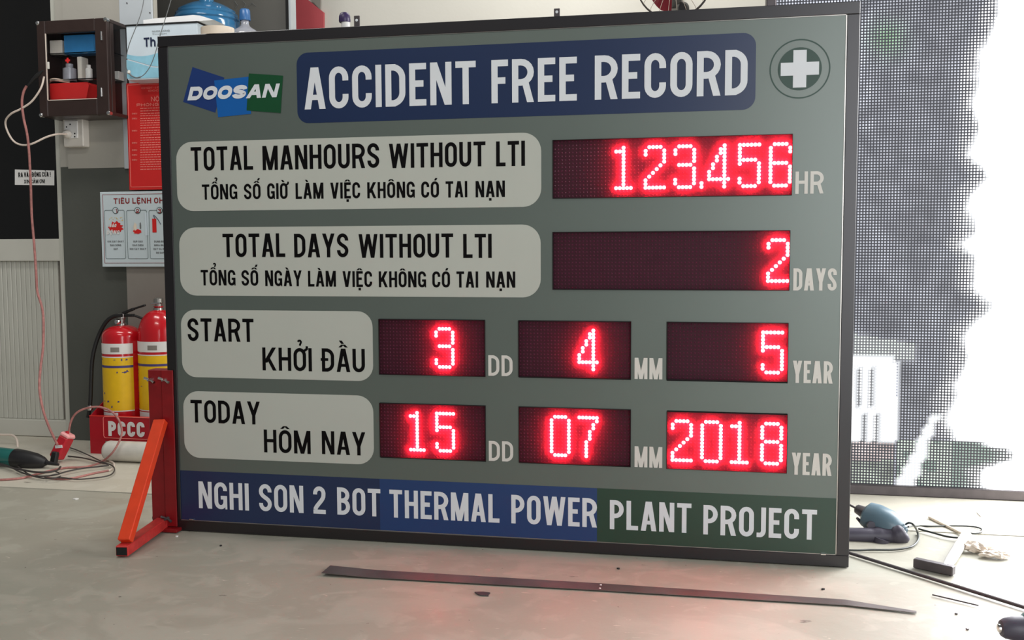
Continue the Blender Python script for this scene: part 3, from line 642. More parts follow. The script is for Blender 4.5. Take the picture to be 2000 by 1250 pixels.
EDGE = [(0,1965),(60,1948),(100,1925),(150,1916),(200,1912),(250,1922),(300,1906),(345,1945),(375,1908),(400,1903),(450,1912),(480,1893),(500,1912),(560,1915),(595,1948),(640,1900),(700,1898),(780,1870),(830,1866),(858,1880),(868,1960),(885,1992),(903,1975),(915,1930),(960,1930),(1200,1930)]
def edge(y):
    if y <= EDGE[0][0]: return EDGE[0][1] + (-y)*.2
    for (a, b), (c, d_) in zip(EDGE, EDGE[1:]):
        if y <= c: return b+(d_-b)*(y-a)/(c-a)
    return 1930
# the picture shown on the screen, laid out in the screen's own metres (u to the right, v up)
def picture(u, v):
    px, py = proj((u, YS, v))      # picture layout read off the photograph
    nz = noise.noise(V((u*7, v*5, 3.1)))*.5+.5; n2 = noise.noise(V((u*22, v*20, 9.7)))
    L = .38+.34*nz+.26*n2; c = [L*.93, L*.97, L*1.10]
    wl = 0.0
    if 640 < py < 945 and px < 1800:
        top = 652+(px-1665)*.16; bot = 697+(px-1665)*.07
        if top < py < bot and px < 1789: c = [.95, 1.05, .98]; wl = .12
        elif bot <= py < 862 and px < 1752:
            slit = (abs(px-1675) < 6 or abs(px-1706) < 6) and 715 < py < 800 or (abs(px-1687) < 6 or abs(px-1717) < 6) and 806 < py < 862
            if slit: c = [.8, .83, .85]; wl = .1
            else: c = [3.0, 3.05, 3.0]; wl = 1.3
        elif py >= 862 and px < 1748: c = [.72+.5*n2, .60+.45*n2, .58+.45*n2] if py < 900 else [.55+.7*n2, .62+.8*n2, .52+.7*n2]
    t = 1825-(py-815)*.42
    if 812 < py < 950 and abs(px-t) < 8+(py-812)*.09: c = [1.8, 1.9, 1.8]; wl = .9
    elif py > 862 and px > 1750 and n2+.15 > 0 and px < 1860: c = [.85, 1.0, .85]
    elif py > 862 and px > 1750: c = [.42, .56, .48]
    d2 = ((px-1735)/38)**2+((py-75)/38)**2
    gk = math.exp(-d2*1.3); c = [c[0]*(1-.2*gk), c[1]*(1+.3*gk), c[2]*(1-.3*gk)]
    if px < 1705 and py < 250: c = [q*(1.3+.5*n2) for q in c]
    e_ = edge(py)+n2*14; k = min(1, max(0, (px-e_+62)/92)); kd = k**2.4; kf = max(0, (k-.42)/.58)**2.6
    c = [q*(1-kd)+WHITE*kd for q in c]; wl = wl*(1-kf)+WHITE*kf
    return [max(.05, q) for q in c], wl
WHITE = 16.0
pit = .0100
nu = int((2.05-xs1)/pit); nv = int((2.10-zf1)/pit)
g = MB(); cols_ = []; vs = []; fs = []
for i in range(nu):
    u = xs1+(i+.5)*pit
    for j in range(nv):
        v = zf1+(j+.5)*pit
        if u < .97 and v < 1.50: continue
        q_ = proj((u, YS, v))
        if q_[1] < -60: continue
        c, wl = picture(u, v); nb = len(vs); r = .0034
        for k in range(6):
            a = math.pi/3*k; vs.append((u+r*math.cos(a), YS+.006, v+r*math.sin(a)))
        vs.append((u, YS+.0035, v)); fs += [(nb+k, nb+(k+1) % 6, nb+6) for k in range(6)]; cols_ += [c]*18
me = bpy.data.meshes.new('pixel'); off = OFF[ls.name]
me.from_pydata([tuple(V(p)-off) for p in vs], [], fs); ca = me.color_attributes.new('picture', 'FLOAT_COLOR', 'CORNER')
fl_ = []
for c in cols_: fl_ += [c[0], c[1], c[2], 1.0]
ca.data.foreach_set('color', fl_)
def screen_mat(nm, strength):
    m = bpy.data.materials.new(nm); m.use_nodes = True; N = m.node_tree.nodes; b = N['Principled BSDF']
    a = N.new('ShaderNodeAttribute'); a.attribute_name = 'picture'; m.node_tree.links.new(a.outputs['Color'], b.inputs['Emission Color'])
    b.inputs['Emission Strength'].default_value = strength; b.inputs['Base Color'].default_value = (.03,.03,.035,1); b.inputs['Roughness'].default_value = .5
    return m
m_pix = screen_mat('screen_pixels', 1.0); m_pix.cycles.emission_sampling = 'NONE'
me.materials.append(m_pix); o = bpy.data.objects.new('pixels', me); COL.objects.link(o); o.parent = ls; o['kind'] = 'stuff'
# face of the screen: black mask made to glow, painting glare into white parts
vs = []; cc_ = []; step = .02; nx_ = int((xe-xs1)/step)+1; nz_ = int((2.25-zf1)/step)+1
for i in range(nx_+1):
    for j in range(nz_+1):
        u = min(xe, xs1+i*step); v = min(2.25, zf1+j*step); vs.append((u, YS+.0062, v))
        c, wl = picture(u, v); cc_ += [.022+wl*.95, .023+wl*.97, .032+wl, 1.0]
fs = [(i*(nz_+1)+j, (i+1)*(nz_+1)+j, (i+1)*(nz_+1)+j+1, i*(nz_+1)+j+1) for i in range(nx_) for j in range(nz_)]
me = bpy.data.meshes.new('screen_face'); me.from_pydata([tuple(V(p)-off) for p in vs], [], fs)
ca = me.color_attributes.new('picture', 'FLOAT_COLOR', 'POINT'); ca.data.foreach_set('color', cc_); me.materials.append(screen_mat('glowing_screen_mask', 1.0))
o = bpy.data.objects.new('screen_face', me); COL.objects.link(o); o.parent = ls

# ================================================================== red bracket stand
st = thing('support_bracket', (-1.03, -.05, 0), 'red steel triangular bracket clamped to the left edge of the sign', 'bracket')
px0, px1 = at(287, 730, -.004).x, at(337.5, 730, -.004).x
zt_ = at(312, 723, -.004).z
xm = px0+(px1-px0)*.55
MB().bb((px0, .0, .012), (xm-.001, .045, zt_), .002).build('post_tube', m_reddk, st)
MB().bb((xm+.001, -.006, .012), (px1, -.001, zt_), .001).build('clamp_flange', m_reddk, st, label='flat flange overlapping the sign frame')
MB().bb((xm+.001, -.001, .012), (-W2-.001, .045, zt_), .001).build('post_tube', m_reddk, st)
MB().bb((px0+.005, -.030, .0), (px1+.012, .02, .010), .001).build('base_plate', m_reddk, st)
# foot from the post to the tip on the floor
tip = fl(248, 1078, .015); heel = V(((px0+px1)/2-.008, 0, .022)); tipc = V((tip.x-.016, tip.y, .016))
MB().bar(tipc, heel, .036, .030, bev=.002).build('foot_tube', m_redorange, st, label='worn pinkish red foot tube')
MB().box(tipc-(heel-tipc).normalized()*.001, (.030, .003, .022), Matrix.Rotation(math.atan2((heel-tipc).y, (heel-tipc).x)-math.pi/2, 3, 'Z')).build('tube_opening', m_black, st)
top = at(314, 822, -.012); lowc = tipc+(heel-tipc).normalized()*.022+V((0, 0, .022))
MB().bar(lowc, top, .038, .024, up=(0, -1, .4), bev=.002).build('brace', m_orange, st, label='bright orange-red diagonal brace')
wx = [(293, 742), (321, 742), (326, 1013)]
for q in wx:
    c = at(*q, -.012); g = MB()
    g.lathe((c.x, .0, c.z), (0,-1,0), [(0, .006), (.012, .0055), (.018, .0035), (.026, .003)], 10)
    g.tube([(c.x-.018, -.016, c.z+.006), (c.x, -.011, c.z), (c.x+.016, -.016, c.z-.007)], [.0045, .003, .0045], 8)
    g.build('wing_nut', m_chrome if q[1] < 800 else m_dksteel, st, smooth=True)
c = at(296, 1010, .02); g = MB(); g.lathe((px0+.001, .02, c.z), (-1,0,0), [(0, .009), (.008, .009), (.010, .006)], 12); g.build('bolt_head', m_blkrub, st, smooth=True)

# ================================================================== fire extinguishers and their stand
YE = 1.10
def extinguisher(pcx, pl_, pr_, ytop, yshoulder, ylab1, ylab2, yb1, yb2, Y, label, hose=True):
    x0 = at(pl_, 700, Y).x; x1 = at(pr_, 700, Y).x; r = (x1-x0)/2*.985; cx = (x0+x1)/2
    z = lambda py: at((pl_+pr_)/2, py, Y).z
    t = thing('fire_extinguisher', (cx, Y, z0_ext), label, 'fire extinguisher', 'fire extinguishers in the red stand')
    zs = z(yshoulder); zt_ = z(ytop); hd = zt_-zs
    prof = [(0, r*.9), (.008, r)]+[(zs-z0_ext, r)]+[(zs-z0_ext+hd*math.sin(math.radians(a)), r*(.16+.84*math.cos(math.radians(a)))) for a in range(10, 91, 10)]
    MB().lathe((cx, Y, z0_ext), (0,0,1), prof, 40).build('cylinder', m_red, t, smooth=True)
    def band(nm, ya, yb_, m, k=1.006, a0=None, par=t, label=None):
        g = MB(); n = 24; R_ = r*k; za, zb_ = z(ya), z(yb_)
        A0, A1 = a0 or (-172, -28)
        vs = [V((cx+R_*math.cos(math.radians(A0+(A1-A0)*i/n)), Y+R_*math.sin(math.radians(A0+(A1-A0)*i/n)), zz)) for zz in (za, zb_) for i in range(n+1)]
        g.add(vs, [(i, i+1, n+2+i, n+1+i) for i in range(n)]); return g.build(nm, m, par, smooth=True, label=label)
    band('upper_label', ylab1, ylab2, m_white, label='white band label')
    lb = band('main_label', yb1, yb2, m_yellow, 1.006, label='yellow instruction label')
    band('label_border', yb1-1.2, yb1+.8, m_white, 1.010, par=lb); band('label_border', yb2-1, yb2+1, m_white, 1.010, par=lb)
    ys = yb1+(yb2-yb1)*.18; band('label_stripe', ys-2.5, ys+2.0, m_violet, 1.011, par=lb)
    band('lower_label', yb2+3, yb2+14, m_white, 1.008, (-140, -75))
    band('label_print', ylab1+7, ylab2-4, m_greypan, 1.010, (-92, -66), par=t)
    rr_ = random.Random(int(pcx)); g = MB()
    for i in range(26):
        a = math.radians(rr_.uniform(-160, -45)); zz = z(yb1+rr_.choice([5, 27, 28, 29, 29, 50, 60, 70, 85, 95]) if (yb2-yb1) > 60 else yb1+5); R_ = r*1.012
        if i > 16: a = math.radians(rr_.uniform(-160, -138)); zz = z(rr_.uniform(yb1+30, yb2-8))
        p = V((cx+R_*math.cos(a), Y+R_*math.sin(a), zz)); tg = V((-math.sin(a), math.cos(a), 0)); w_ = rr_.uniform(.003, .007); h_ = rr_.uniform(.0015, .0055)
        g.add([p-tg*w_-UZ*h_, p+tg*w_-UZ*h_*.5, p+tg*w_*.8+UZ*h_, p-tg*w_*.6+UZ*h_], [(0,1,2,3)])
    g.build('label_print', m_violet, lb, kind='stuff')
    zv = zt_
    MB().lathe((cx, Y, zv-.004), (0,0,1), [(0, .022), (.012, .020), (.014, .015), (.030, .015), (.034, .019), (.052, .019), (.056, .012)], 16).build('valve', m_steel, t, smooth=True)
    return t, cx, r, zv
z0_ext = .075
e1, cx1, r1, zv1 = extinguisher(240, 205.5, 274.5, 635, 657, 668, 688, 694, 797, YE, 'smaller red fire extinguisher with a black hose, left one in the red stand')
h = MB(); h.lathe((cx1-.001, YE-.016, zv1+.016), (-.35,-.9,0), [(0, .012), (.010, .013), (.016, .010)], 14); h.build('gauge', m_chrome, e1, smooth=True)
def seg(e_, cx, Y, pts, m, nm, rr_=.006, flat_=None):
    g = MB(); g.tube(smoothpath([at(a, b, Y) for a, b in pts], 4), rr_, 8); return g.build(nm, m, e_, smooth=True)
g = MB(); a = at(240, 612, YE); b = at(262, 603, YE); c = at(284, 596, YE)
g.bar(a, b, .016, .011, bev=.002); g.bar(b, c, .013, .008, bev=.002); g.build('lever', m_blkrub, e1)
g = MB(); a = at(243, 616, YE); b = at(262, 616, YE); c = at(289, 626, YE)
g.bar(a, b, .018, .012, bev=.002); g.bar(b, c, .014, .008, bev=.002); g.build('carry_handle', m_blkrub, e1)
g = MB(); g.tube(smoothpath([at(238, 616, YE-.02), at(222, 618, YE-.02), at(208, 628, YE-.02), at(196, 648, YE-.02), at(186, 675, YE-.03), at(180, 705, YE-.04), at(178, 745, YE-.05), at(176, 790, YE-.06), at(172, 815, YE-.06)], 5), .0085, 10)
hs = g.build('hose', m_blkrub, e1, smooth=True)
MB().lathe(at(176, 792, YE-.06), (0,0,-1), [(0, .010), (.012, .011), (.02, .011)], 12).build('nozzle_ferrule', m_chrome, hs, smooth=True)
e2, cx2, r2, zv2 = extinguisher(312, 275.5, 350, 605, 658, 664, 684, 690, 796, YE+.02, 'larger red fire extinguisher with a long domed shoulder, half hidden by the sign')
MB().lathe((cx2, YE+.02, zv2-.02), (0,0,1), [(0, .018), (.03, .0165), (.032, .02), (.036, .02)], 16).build('neck', m_red, e2, smooth=True)
g = MB(); a = at(296, 593, YE); b = at(313, 592, YE); g.bar(a, b, .012, .006, bev=.001); g.build('lever', m_chrome, e2)
# stand
YB0 = .99
bx0 = at(176, 830, YB0).x; bx1 = at(372, 850, YB0).x; zt0 = at(180, 812, YB0).z; zl = at(180, 860, YB0).z; zhi = at(207, 770, YB0+.18).z
rs = thing('extinguisher_stand', ((bx0+bx1)/2, YB0+.09, 0), 'red sheet metal tray stand lettered PCCC holding two extinguishers', 'stand')
fp = MB().bb((bx0, YB0-.004, zl), (bx1, YB0, zt0), .001).build('front_panel', m_stand, rs)
MB().bb((bx0, YB0-.005, zt0-.002), (bx1, YB0+.006, zt0+.002)).build('front_lip', m_redpr, rs)
lw = at(206, 870, YB0).x-bx0
for x in (bx0, bx1-lw): MB().bb((x, YB0-.004, 0), (x+lw, YB0+.001, zl+.002), .0005).build('leg', m_stand, rs)
for x in (bx0, bx1-.004):
    MB().prism([(x, YB0, zl), (x, YB0, zt0), (x, YB0+.2, zhi+.03), (x, YB0+.2, zl)], (.004, 0, 0)).build('side_panel', m_stand, rs)
    MB().bb((x, YB0+.17, 0), (x+.004, YB0+.2, zl)).build('leg', m_stand, rs)
MB().bb((bx0, YB0+.2, zl), (bx1, YB0+.204, zhi+.03)).build('back_panel', m_stand, rs)
MB().bb((bx0, YB0, z0_ext-.004), (bx1, YB0+.2, z0_ext)).build('shelf', m_stand, rs)
t = MB(); word(t, 'PCCC', YB0-.006, (212, 852), (283, 853.5), (247, 823.5), stroke=.24, gap=.09); t.build('lettering', m_white, fp)
t = MB(); a = at(203, 856, YB0-.005); b = at(316, 817, YB0-.005); rp_ = rrect(a.x, b.x, a.z+.002, b.z, .01, YB0-.0055, 4)
for i in range(len(rp_)): t.tube([rp_[i], rp_[(i+1) % len(rp_)]], .0012, 4)
t.build('border_line', m_pinktx, fp)
# wrapped white roll on the floor
rl = fl(215, 900); rad = .042
g = MB(); g.lathe((rl.x-.02, rl.y+.0, rad), (1,0,0), [(0, rad*.55), (.004, rad*.8), (.014, rad*.97), (.022, rad), (.28, rad), (.295, rad*.9), (.3, rad*.6)], 32)
g.build('wrapped_roll', m_roll, smooth=True, label='white roll in clear plastic wrap lying on the floor under the red stand', cat='roll')

# ================================================================== wall items at left
# electric sockets
YK = YW-.012
def bx(name, p0, p1, Y0, Y1, m, parent, bev=.002, label=None):
    a = at(*p0, Y0); b = at(*p1, Y0); return MB().bb((a.x, Y0, b.z), (b.x, Y1, a.z), bev).build(name, m, parent, label=label)
sk = thing('wall_socket', at(144, 287, YW-.05), 'white double wall socket below the first aid cabinet', 'socket')
bx('housing', (122, 232), (163, 286), YW-.05, YW-.003, m_pvc, sk, .004)
bx('face_plate', (125, 236), (152, 270), YW-.056, YW-.05, m_white, sk, .002)
g = MB()
for q in ((146, 261), (146, 267), (130, 248), (137, 243)): g.disc(at(*q, YW-.0562), (0,-1,0), .0035, .0008, 8)
g.build('socket_hole', m_black, sk)
pg = thing('white_plug', at(135, 262, YW-.08), 'white plug pushed into the wall socket, cord going left', 'plug')
MB().lathe(at(133, 262, YW-.058), (0,-1,0), [(0, .018), (.014, .018), (.022, .012), (.028, .008)], 18).build('plug_body', m_pvc, pg, smooth=True)
MB().tube(smoothpath([at(131, 262, YW-.086), at(112, 262, YW-.12), at(90, 268, YW-.14), at(62, 281, YW-.16), at(42, 283, YW-.16), at(26, 275, YW-.16), at(14, 255, YW-.17), at(11, 236, YW-.18), at(22, 222, YW-.2), at(40, 213, YW-.2), at(62, 198, YW-.2), at(80, 172, YW-.2), at(86, 150, YW-.185)], 5), .0042, 8).build('cord', m_cordw, pg, smooth=True)
# first aid cabinet
Y0c = YW-.165
fa = thing('first_aid_cabinet', at(140, 228, Y0c), 'dark framed first aid wall cabinet with clear door and red cross', 'cabinet')
aL, bR = at(70, 40, Y0c), at(214, 228, Y0c); X0, X1, Z1c, Z0c = aL.x, bR.x, at(140, 38, Y0c).z, at(140, 226, Y0c).z
fw = at(89, 100, Y0c).x-X0; fwr = X1-at(186, 100, Y0c).x; zt1 = at(140, 63, Y0c).z; zb1 = at(140, 195, Y0c).z
df = MB(); df.bb((X0, Y0c, Z0c), (X0+fw, Y0c+.022, Z1c), .003); df.bb((X1-fwr, Y0c, Z0c), (X1, Y0c+.022, Z1c), .003); df.bb((X0+fw, Y0c, zt1), (X1-fwr, Y0c+.022, Z1c), .003); df.bb((X0+fw, Y0c, Z0c), (X1-fwr, Y0c+.022, zb1), .003)
dr = df.build('door', m_cabfr, fa)
MB().bb((X0+fw, Y0c+.008, zb1), (X1-fwr, Y0c+.010, zt1)).build('door_pane', m_glass, dr)
g = MB()
for lo, hi in (((X0+fw, zb1), (X0+fw+.003, zt1)), ((X0+fw, zb1), (X1-fwr, zb1+.003))): g.bb((lo[0], Y0c-.001, lo[1]), (hi[0], Y0c+.004, hi[1]))
g.build('pane_bead', m_cordw, dr)
cp = at(132, 118, Y0c+.007); g = MB(); k1, k2 = .011, .0042
g.prism([V((cp.x+x, Y0c+.007, cp.z+z)) for x, z in ((-k2, k1), (-k2, k2), (-k1, k2), (-k1, -k2), (-k2, -k2), (-k2, -k1), (k2, -k1), (k2, -k2), (k1, -k2), (k1, k2), (k2, k2), (k2, k1))][::-1], (0, .0006, 0)); g.build('red_cross', m_redpr, dr)
Y1c = YW-.004
for lo, hi in (((X0, Y0c+.024, Z1c-.014), (X1, Y1c, Z1c)), ((X0, Y0c+.024, Z0c), (X1, Y1c, Z0c+.014)), ((X0, Y0c+.024, Z0c+.014), (X0+.008, Y1c, Z1c-.014)), ((X0+.008, Y1c-.006, Z0c+.014), (X1-.004, Y1c, Z1c-.014))):
    MB().bb(lo, hi, .001).build('carcass_panel', m_cabfr, fa)
MB().bb((X1-.012, Y0c+.024, Z0c+.014), (X1, Y0c+.05, Z1c-.014), .002).build('corner_post', m_cabfr, fa)
MB().bb((X1-.008, Y1c-.012, Z0c+.014), (X1, Y1c, Z1c-.014), .001).build('corner_post', m_cabfr, fa)
MB().bb((X1-.004, Y0c+.05, Z0c+.014), (X1-.002, Y1c-.012, Z1c-.014)).build('side_pane', m_glass, fa)
zsh = at(140, 152, Y0c).z; zsh2 = at(140, 100, Y0c).z
for zz in (zsh, zsh2): MB().bb((X0+.01, Y0c+.03, zz-.002), (X1-.014, Y1c-.007, zz+.002)).build('shelf', m_glass, fa)
for xx in (X0, X1):
    for zz in (Z0c, Z1c):
        MB().lathe((xx+(.006 if xx == X0 else -.006), Y0c-.003, zz+(.007 if zz == Z0c else -.007)), (0,1,0), [(0, .006), (.003, .009), (.022, .009)], 16).build('corner_cap', m_chrome, fa, smooth=True)
for py in (70, 180): 
    c = at(198, py, Y0c-.002); MB().tube([(c.x, Y0c-.003, c.z-.018), (c.x, Y0c-.003, c.z+.018)], .0035, 8).build('hinge', m_chrome, fa, smooth=True)
c = at(94, 128, Y0c-.006); MB().box(c, (.012, .006, .03), None, .002).build('latch', m_pvc, fa)
def inbox(name, p0, p1, zbot, dy, m, label, cat, lath=False, Yi=None):
    Yi = Yi or Y0c+.05; a = at(*p0, Yi); b = at(*p1, Yi); t = a.z-b.z
    if lath:
        r = (b.x-a.x)/2; g = MB().lathe(((a.x+b.x)/2, Yi+r, zbot), (0,0,1), [(0, r*.9), (.003, r), (t*.72, r), (t*.8, r*.55), (t, r*.55)], 16); return g.build(name, m, smooth=True, label=label, cat=cat)
    return MB().bb((a.x, Yi, zbot), (b.x, Yi+dy, zbot+t), .002).build(name, m, label=label, cat=cat)
o_ = inbox('glove_carton', (124, 65), (184, 98), zsh2+.002, .06, m_bluebox, 'blue and white carton on the top shelf of the first aid cabinet', 'box')
inbox('gauze_packet', (96, 72), (121, 98), zsh2+.002, .04, m_pvc, 'pale packet beside the blue carton in the first aid cabinet', 'packet')
inbox('white_bottle', (116, 118), (140, 150), zsh+.002, .04, m_clearb, 'round pale bottle on the middle shelf of the first aid cabinet', 'bottle', True)
inbox('bandage_box', (150, 106), (160, 150), zsh+.002, .05, m_pvc, 'tall narrow white box on the middle shelf of the first aid cabinet', 'box')
inbox('dropper_bottle', (163, 122), (176, 150), zsh+.002, .04, m_white, 'small white bottle at the right end of the cabinet middle shelf', 'bottle', True)
a = at(92, 164, Y0c+.045); b = at(176, 192, Y0c+.045)
g = MB(); g.prism([V((a.x, Y0c+.04, Z0c+.016)), V((b.x-.03, Y0c+.04, Z0c+.016)), V((b.x, Y0c+.04, a.z-.012)), V((b.x-.01, Y0c+.04, a.z)), V((a.x, Y0c+.04, a.z))], (0, .07, 0))
g.build('red_pouch', m_redpr, label='red pouch on the floor of the first aid cabinet', cat='pouch')
zpt = a.z
a = at(92, 142, Y0c+.06)
g = MB(); g.tube(smoothpath([(a.x, Y0c+.06, zpt+.006), (a.x+.03, Y0c+.055, zpt+.02), (a.x+.07, Y0c+.06, zpt+.014), (a.x+.10, Y0c+.07, zpt+.006)], 5), .006, 8)
g.build('folded_bandage', m_tape, smooth=True, label='folded cream bandage lying on the red pouch', cat='bandage')
c = at(225, 142, Y1c-.05)
MB().bb((X1-.05, Y1c-.06, zsh+.002), (X1-.016, Y1c-.02, zsh+.04), .002).build('small_carton', m_white, label='small white carton seen through the cabinet side pane', cat='box')
# black connector and pink cord
pc = thing('pink_power_cord', at(80, 142, YW-.21), 'long pinkish twin cord hanging from the cabinet corner to the floor', 'cord')
MB().tube([at(84, 138, YW-.2), at(74, 146, YW-.2), at(64, 156, YW-.2), at(54, 168, YW-.2)], [.004, .009, .007, .004], 10).build('connector', m_blkrub, pc, smooth=True)
pts = [(52, 168, .2), (46, 180, .2), (43, 200, .2), (46, 230, .2), (53, 262, .2), (57, 300, .19), (60, 360, .18), (62, 420, .17), (67, 480, .17), (71, 540, .18), (73, 570, .19), (82, 600, .2), (85, 630, .22), (84, 680, .25), (79, 720, .28), (77, 760, .32), (84, 800, .36), (94, 830, .4), (104, 852, .43), (112, 868, .46)]
MB().tube(smoothpath([at(a, b, YW-c) for a, b, c in pts], 4), .0052, 8).build('cord', m_cordp, pc, smooth=True)
# red notice
def poster(name, p0, p1, Y, m, label, th=.004):
    a = at(*p0, Y); b = at(*p1, Y); return MB().bb((a.x, Y, b.z), (b.x, Y+th, a.z), .001).build(name, m, label=label, cat='notice'), a, b
YN = YW-.028
rn, a, b = poster('fire_rules_notice', (246, 163), (378, 369), YN, m_redpr, 'red notice board with pink lines of print above the white fire steps poster', .008)
g = MB(); c0 = at(249, 166, YN); c1 = at(300, 365, YN)
for lo, hi in (((c0.x, c1.z), (c0.x+.0018, c0.z)), ((c0.x, c1.z), (b.x-.004, c1.z+.0018)), ((c0.x, c0.z-.0018), (b.x-.004, c0.z))): g.bb((lo[0], YN-.0012, lo[1]), (hi[0], YN, hi[1]))
g.build('border_line', m_pinktx, rn)
t = MB(); Yt = YN-.001
def tl(s_, x0, x1, yb_, h_, **k): word(t, s_, Yt, (x0, yb_), (x1, yb_+.3), ((x0+x1)/2, yb_-h_), **k)
tl('NỘI QUY', 295, 345, 197, 9, stroke=.15, space=.4); tl('PHÒNG CHÁY', 267, 350, 206.5, 5.5, stroke=.2)
tl('CONG HOA', 276, 350, 172, 3, stroke=.2); tl('DOC LAP', 290, 335, 178, 3, stroke=.2)
y = 213
for i, (lab, n) in enumerate(((0, 1), (0, 1), (1, 2), (1, 4), (0, 1), (1, 3), (0, 2), (1, 3), (1, 2), (1, 2), (1, 4), (0, 1))):
    if lab: tl('DIEU', 258, 268, y, 2.6, stroke=.26)
    for j in range(n):
        p0_ = at(274, y-1.2, Yt); p1_ = at(352 if (j+i) % 3 else 340, y-1.2, Yt); x = p0_.x
        rr_ = random.Random(i*10+j)
        while x < p1_.x:
            w_ = rr_.uniform(.006, .016); t.bb((x, Yt, p0_.z-.0016), (min(x+w_, p1_.x), Yt+.0004, p0_.z+.0016)); x += w_+.003
        y += 4.5
    y += .6
t.build('lettering', m_pinktx, rn)
# white fire steps poster
YQ = YW-.030
fp2, a, b = poster('fire_steps_poster', (195, 375), (392, 521), YQ, m_posterw, 'white poster of numbered fire fighting steps with maroon title', .006)
g = MB(); i0 = at(200, 380, YQ); i1 = at(392, 514, YQ)
for lo, hi in (((i0.x, i1.z), (i0.x+.0016, i0.z)), ((i0.x, i1.z), (b.x, i1.z+.0016)), ((i0.x, i0.z-.0016), (b.x, i0.z))): g.bb((lo[0], YQ-.001, lo[1]), (hi[0], YQ, hi[1]))
g.build('border_line', m_maroon, fp2)
t = MB(); word(t, 'TIÊU LỆNH CHỮA', YQ-.001, (222, 397), (341, 397.5), (268, 386.5), stroke=.2, gap=.12); t.build('title_lettering', m_maroon, fp2)
g = MB(); ln = MB(); 
for k in range(4):
    x0 = 204+k*43.5; q0 = at(x0, 411, YQ); q1 = at(x0+42, 505, YQ); rp_ = rrect(q0.x, q1.x, q1.z, q0.z, .006, YQ-.001, 3)
    for i in range(len(rp_)): g.tube([rp_[i], rp_[(i+1) % len(rp_)]], .0008, 4)
g.build('step_box', m_dkgreen, fp2)
for k, ch in enumerate('123'):
    x = 225.5+k*43; c = at(x, 411, YQ-.0015)
    dd_ = MB().disc((c.x, YQ-.0012, c.z), (0,-1,0), .0145, .0006, 20).build('step_number', m_dkgreen, fp2)
    MB().disc((c.x, YQ-.0018, c.z), (0,-1,0), .0118, .0004, 20).build('step_disc', m_posterw, dd_)
    t = MB(); p0_ = at(x-3.0, 416, YQ-.0026); p1_ = at(x+3.4, 416, YQ-.0026); text(t, ch, (p0_.x, YQ-.0026, p0_.z), UX, UZ, p1_.x-p0_.x, .018, stroke=.2); t.build('digit', m_maroon, dd_)
# pictograms
def blob(px, py, rx, rz, m, n, jag, Y, name='pictogram', seed=1):
    c = at(px, py, Y); r_ = random.Random(seed); pts = []
    for i in range(n):
        a = -2*math.pi*i/n; k = 1+(jag if i % 2 else -jag)+r_.uniform(-.1, .1)
        pts.append(V((c.x+rx*k*math.cos(a), Y, c.z+rz*k*math.sin(a))))
    return MB().prism(pts, (0, .0004, 0)).build(name, m, fp2)
blob(226, 444, .034, .024, m_redpr, 22, .12, YQ-.0012); 
t = MB(); text(t, 'BÁO', V((at(214, 444, YQ).x, YQ-.002, at(214, 444, YQ).z)), UX, UZ, .033, .015, stroke=.24, slant=.25); text(t, 'ĐỘNG', V((at(208.5, 458, YQ).x, YQ-.002, at(208, 458, YQ).z)), UX, UZ, .062, .018, stroke=.24, slant=.25)
t.build('pictogram_lettering', m_white, fp2)
g = MB(); r_ = random.Random(4)
for i in range(26):
    p = at(r_.uniform(212, 242), r_.uniform(424, 432), YQ-.001); g.box(p, (.002, .0005, .002))
g.build('pictogram_sparks', m_yellow, fp2)
blob(262, 448, .006, .022, m_pvc, 8, .05, YQ-.0012, seed=3).rotation_euler = (0, 0, 0)
blob(268, 452, .020, .010, m_redpr, 14, .08, YQ-.0014, seed=5); blob(264, 443, .007, .018, m_tape, 10, .1, YQ-.0016, seed=6); blob(274, 441, .004, .016, m_greytx, 8, .05, YQ-.0018, seed=8)
MB().bb((at(284, 450, YQ).x, YQ-.0014, at(284, 460, YQ).z), (at(290, 450, YQ).x, YQ-.001, at(290, 415, YQ).z)).build('pictogram', m_skyl, fp2)
MB().bb((at(298, 450, YQ).x, YQ-.0014, at(298, 454, YQ).z), (at(306, 450, YQ).x, YQ-.001, at(306, 427, YQ).z), .0).build('pictogram', m_redpr, fp2)
MB().tube(smoothpath([at(302, 427, YQ-.0015), at(300, 420, YQ-.0015), at(308, 428, YQ-.0015), at(314, 438, YQ-.0015)], 4), .0012, 6).build('pictogram', m_navytx, fp2)
t = MB()
for k, rows in enumerate((('KHI XAY CHAY', 'BAO DONG', 'GAP'), ('CUP CAU', 'DAO DIEN', 'NOI XAY CHAY'), ('DUNG BINH', 'CHUA CHAY', 'CAT VA XOA', 'DE DAP'))):
    for j, s_ in enumerate(rows):
        hw_ = len(s_)*1.32; cx_ = 226+k*43.5; yy = 473.5+j*7.3
        word(t, s_, YQ-.001, (cx_-hw_, yy), (cx_+hw_, yy), (cx_, yy-3.6), stroke=.22)
t.build('step_lettering', m_greytx, fp2)
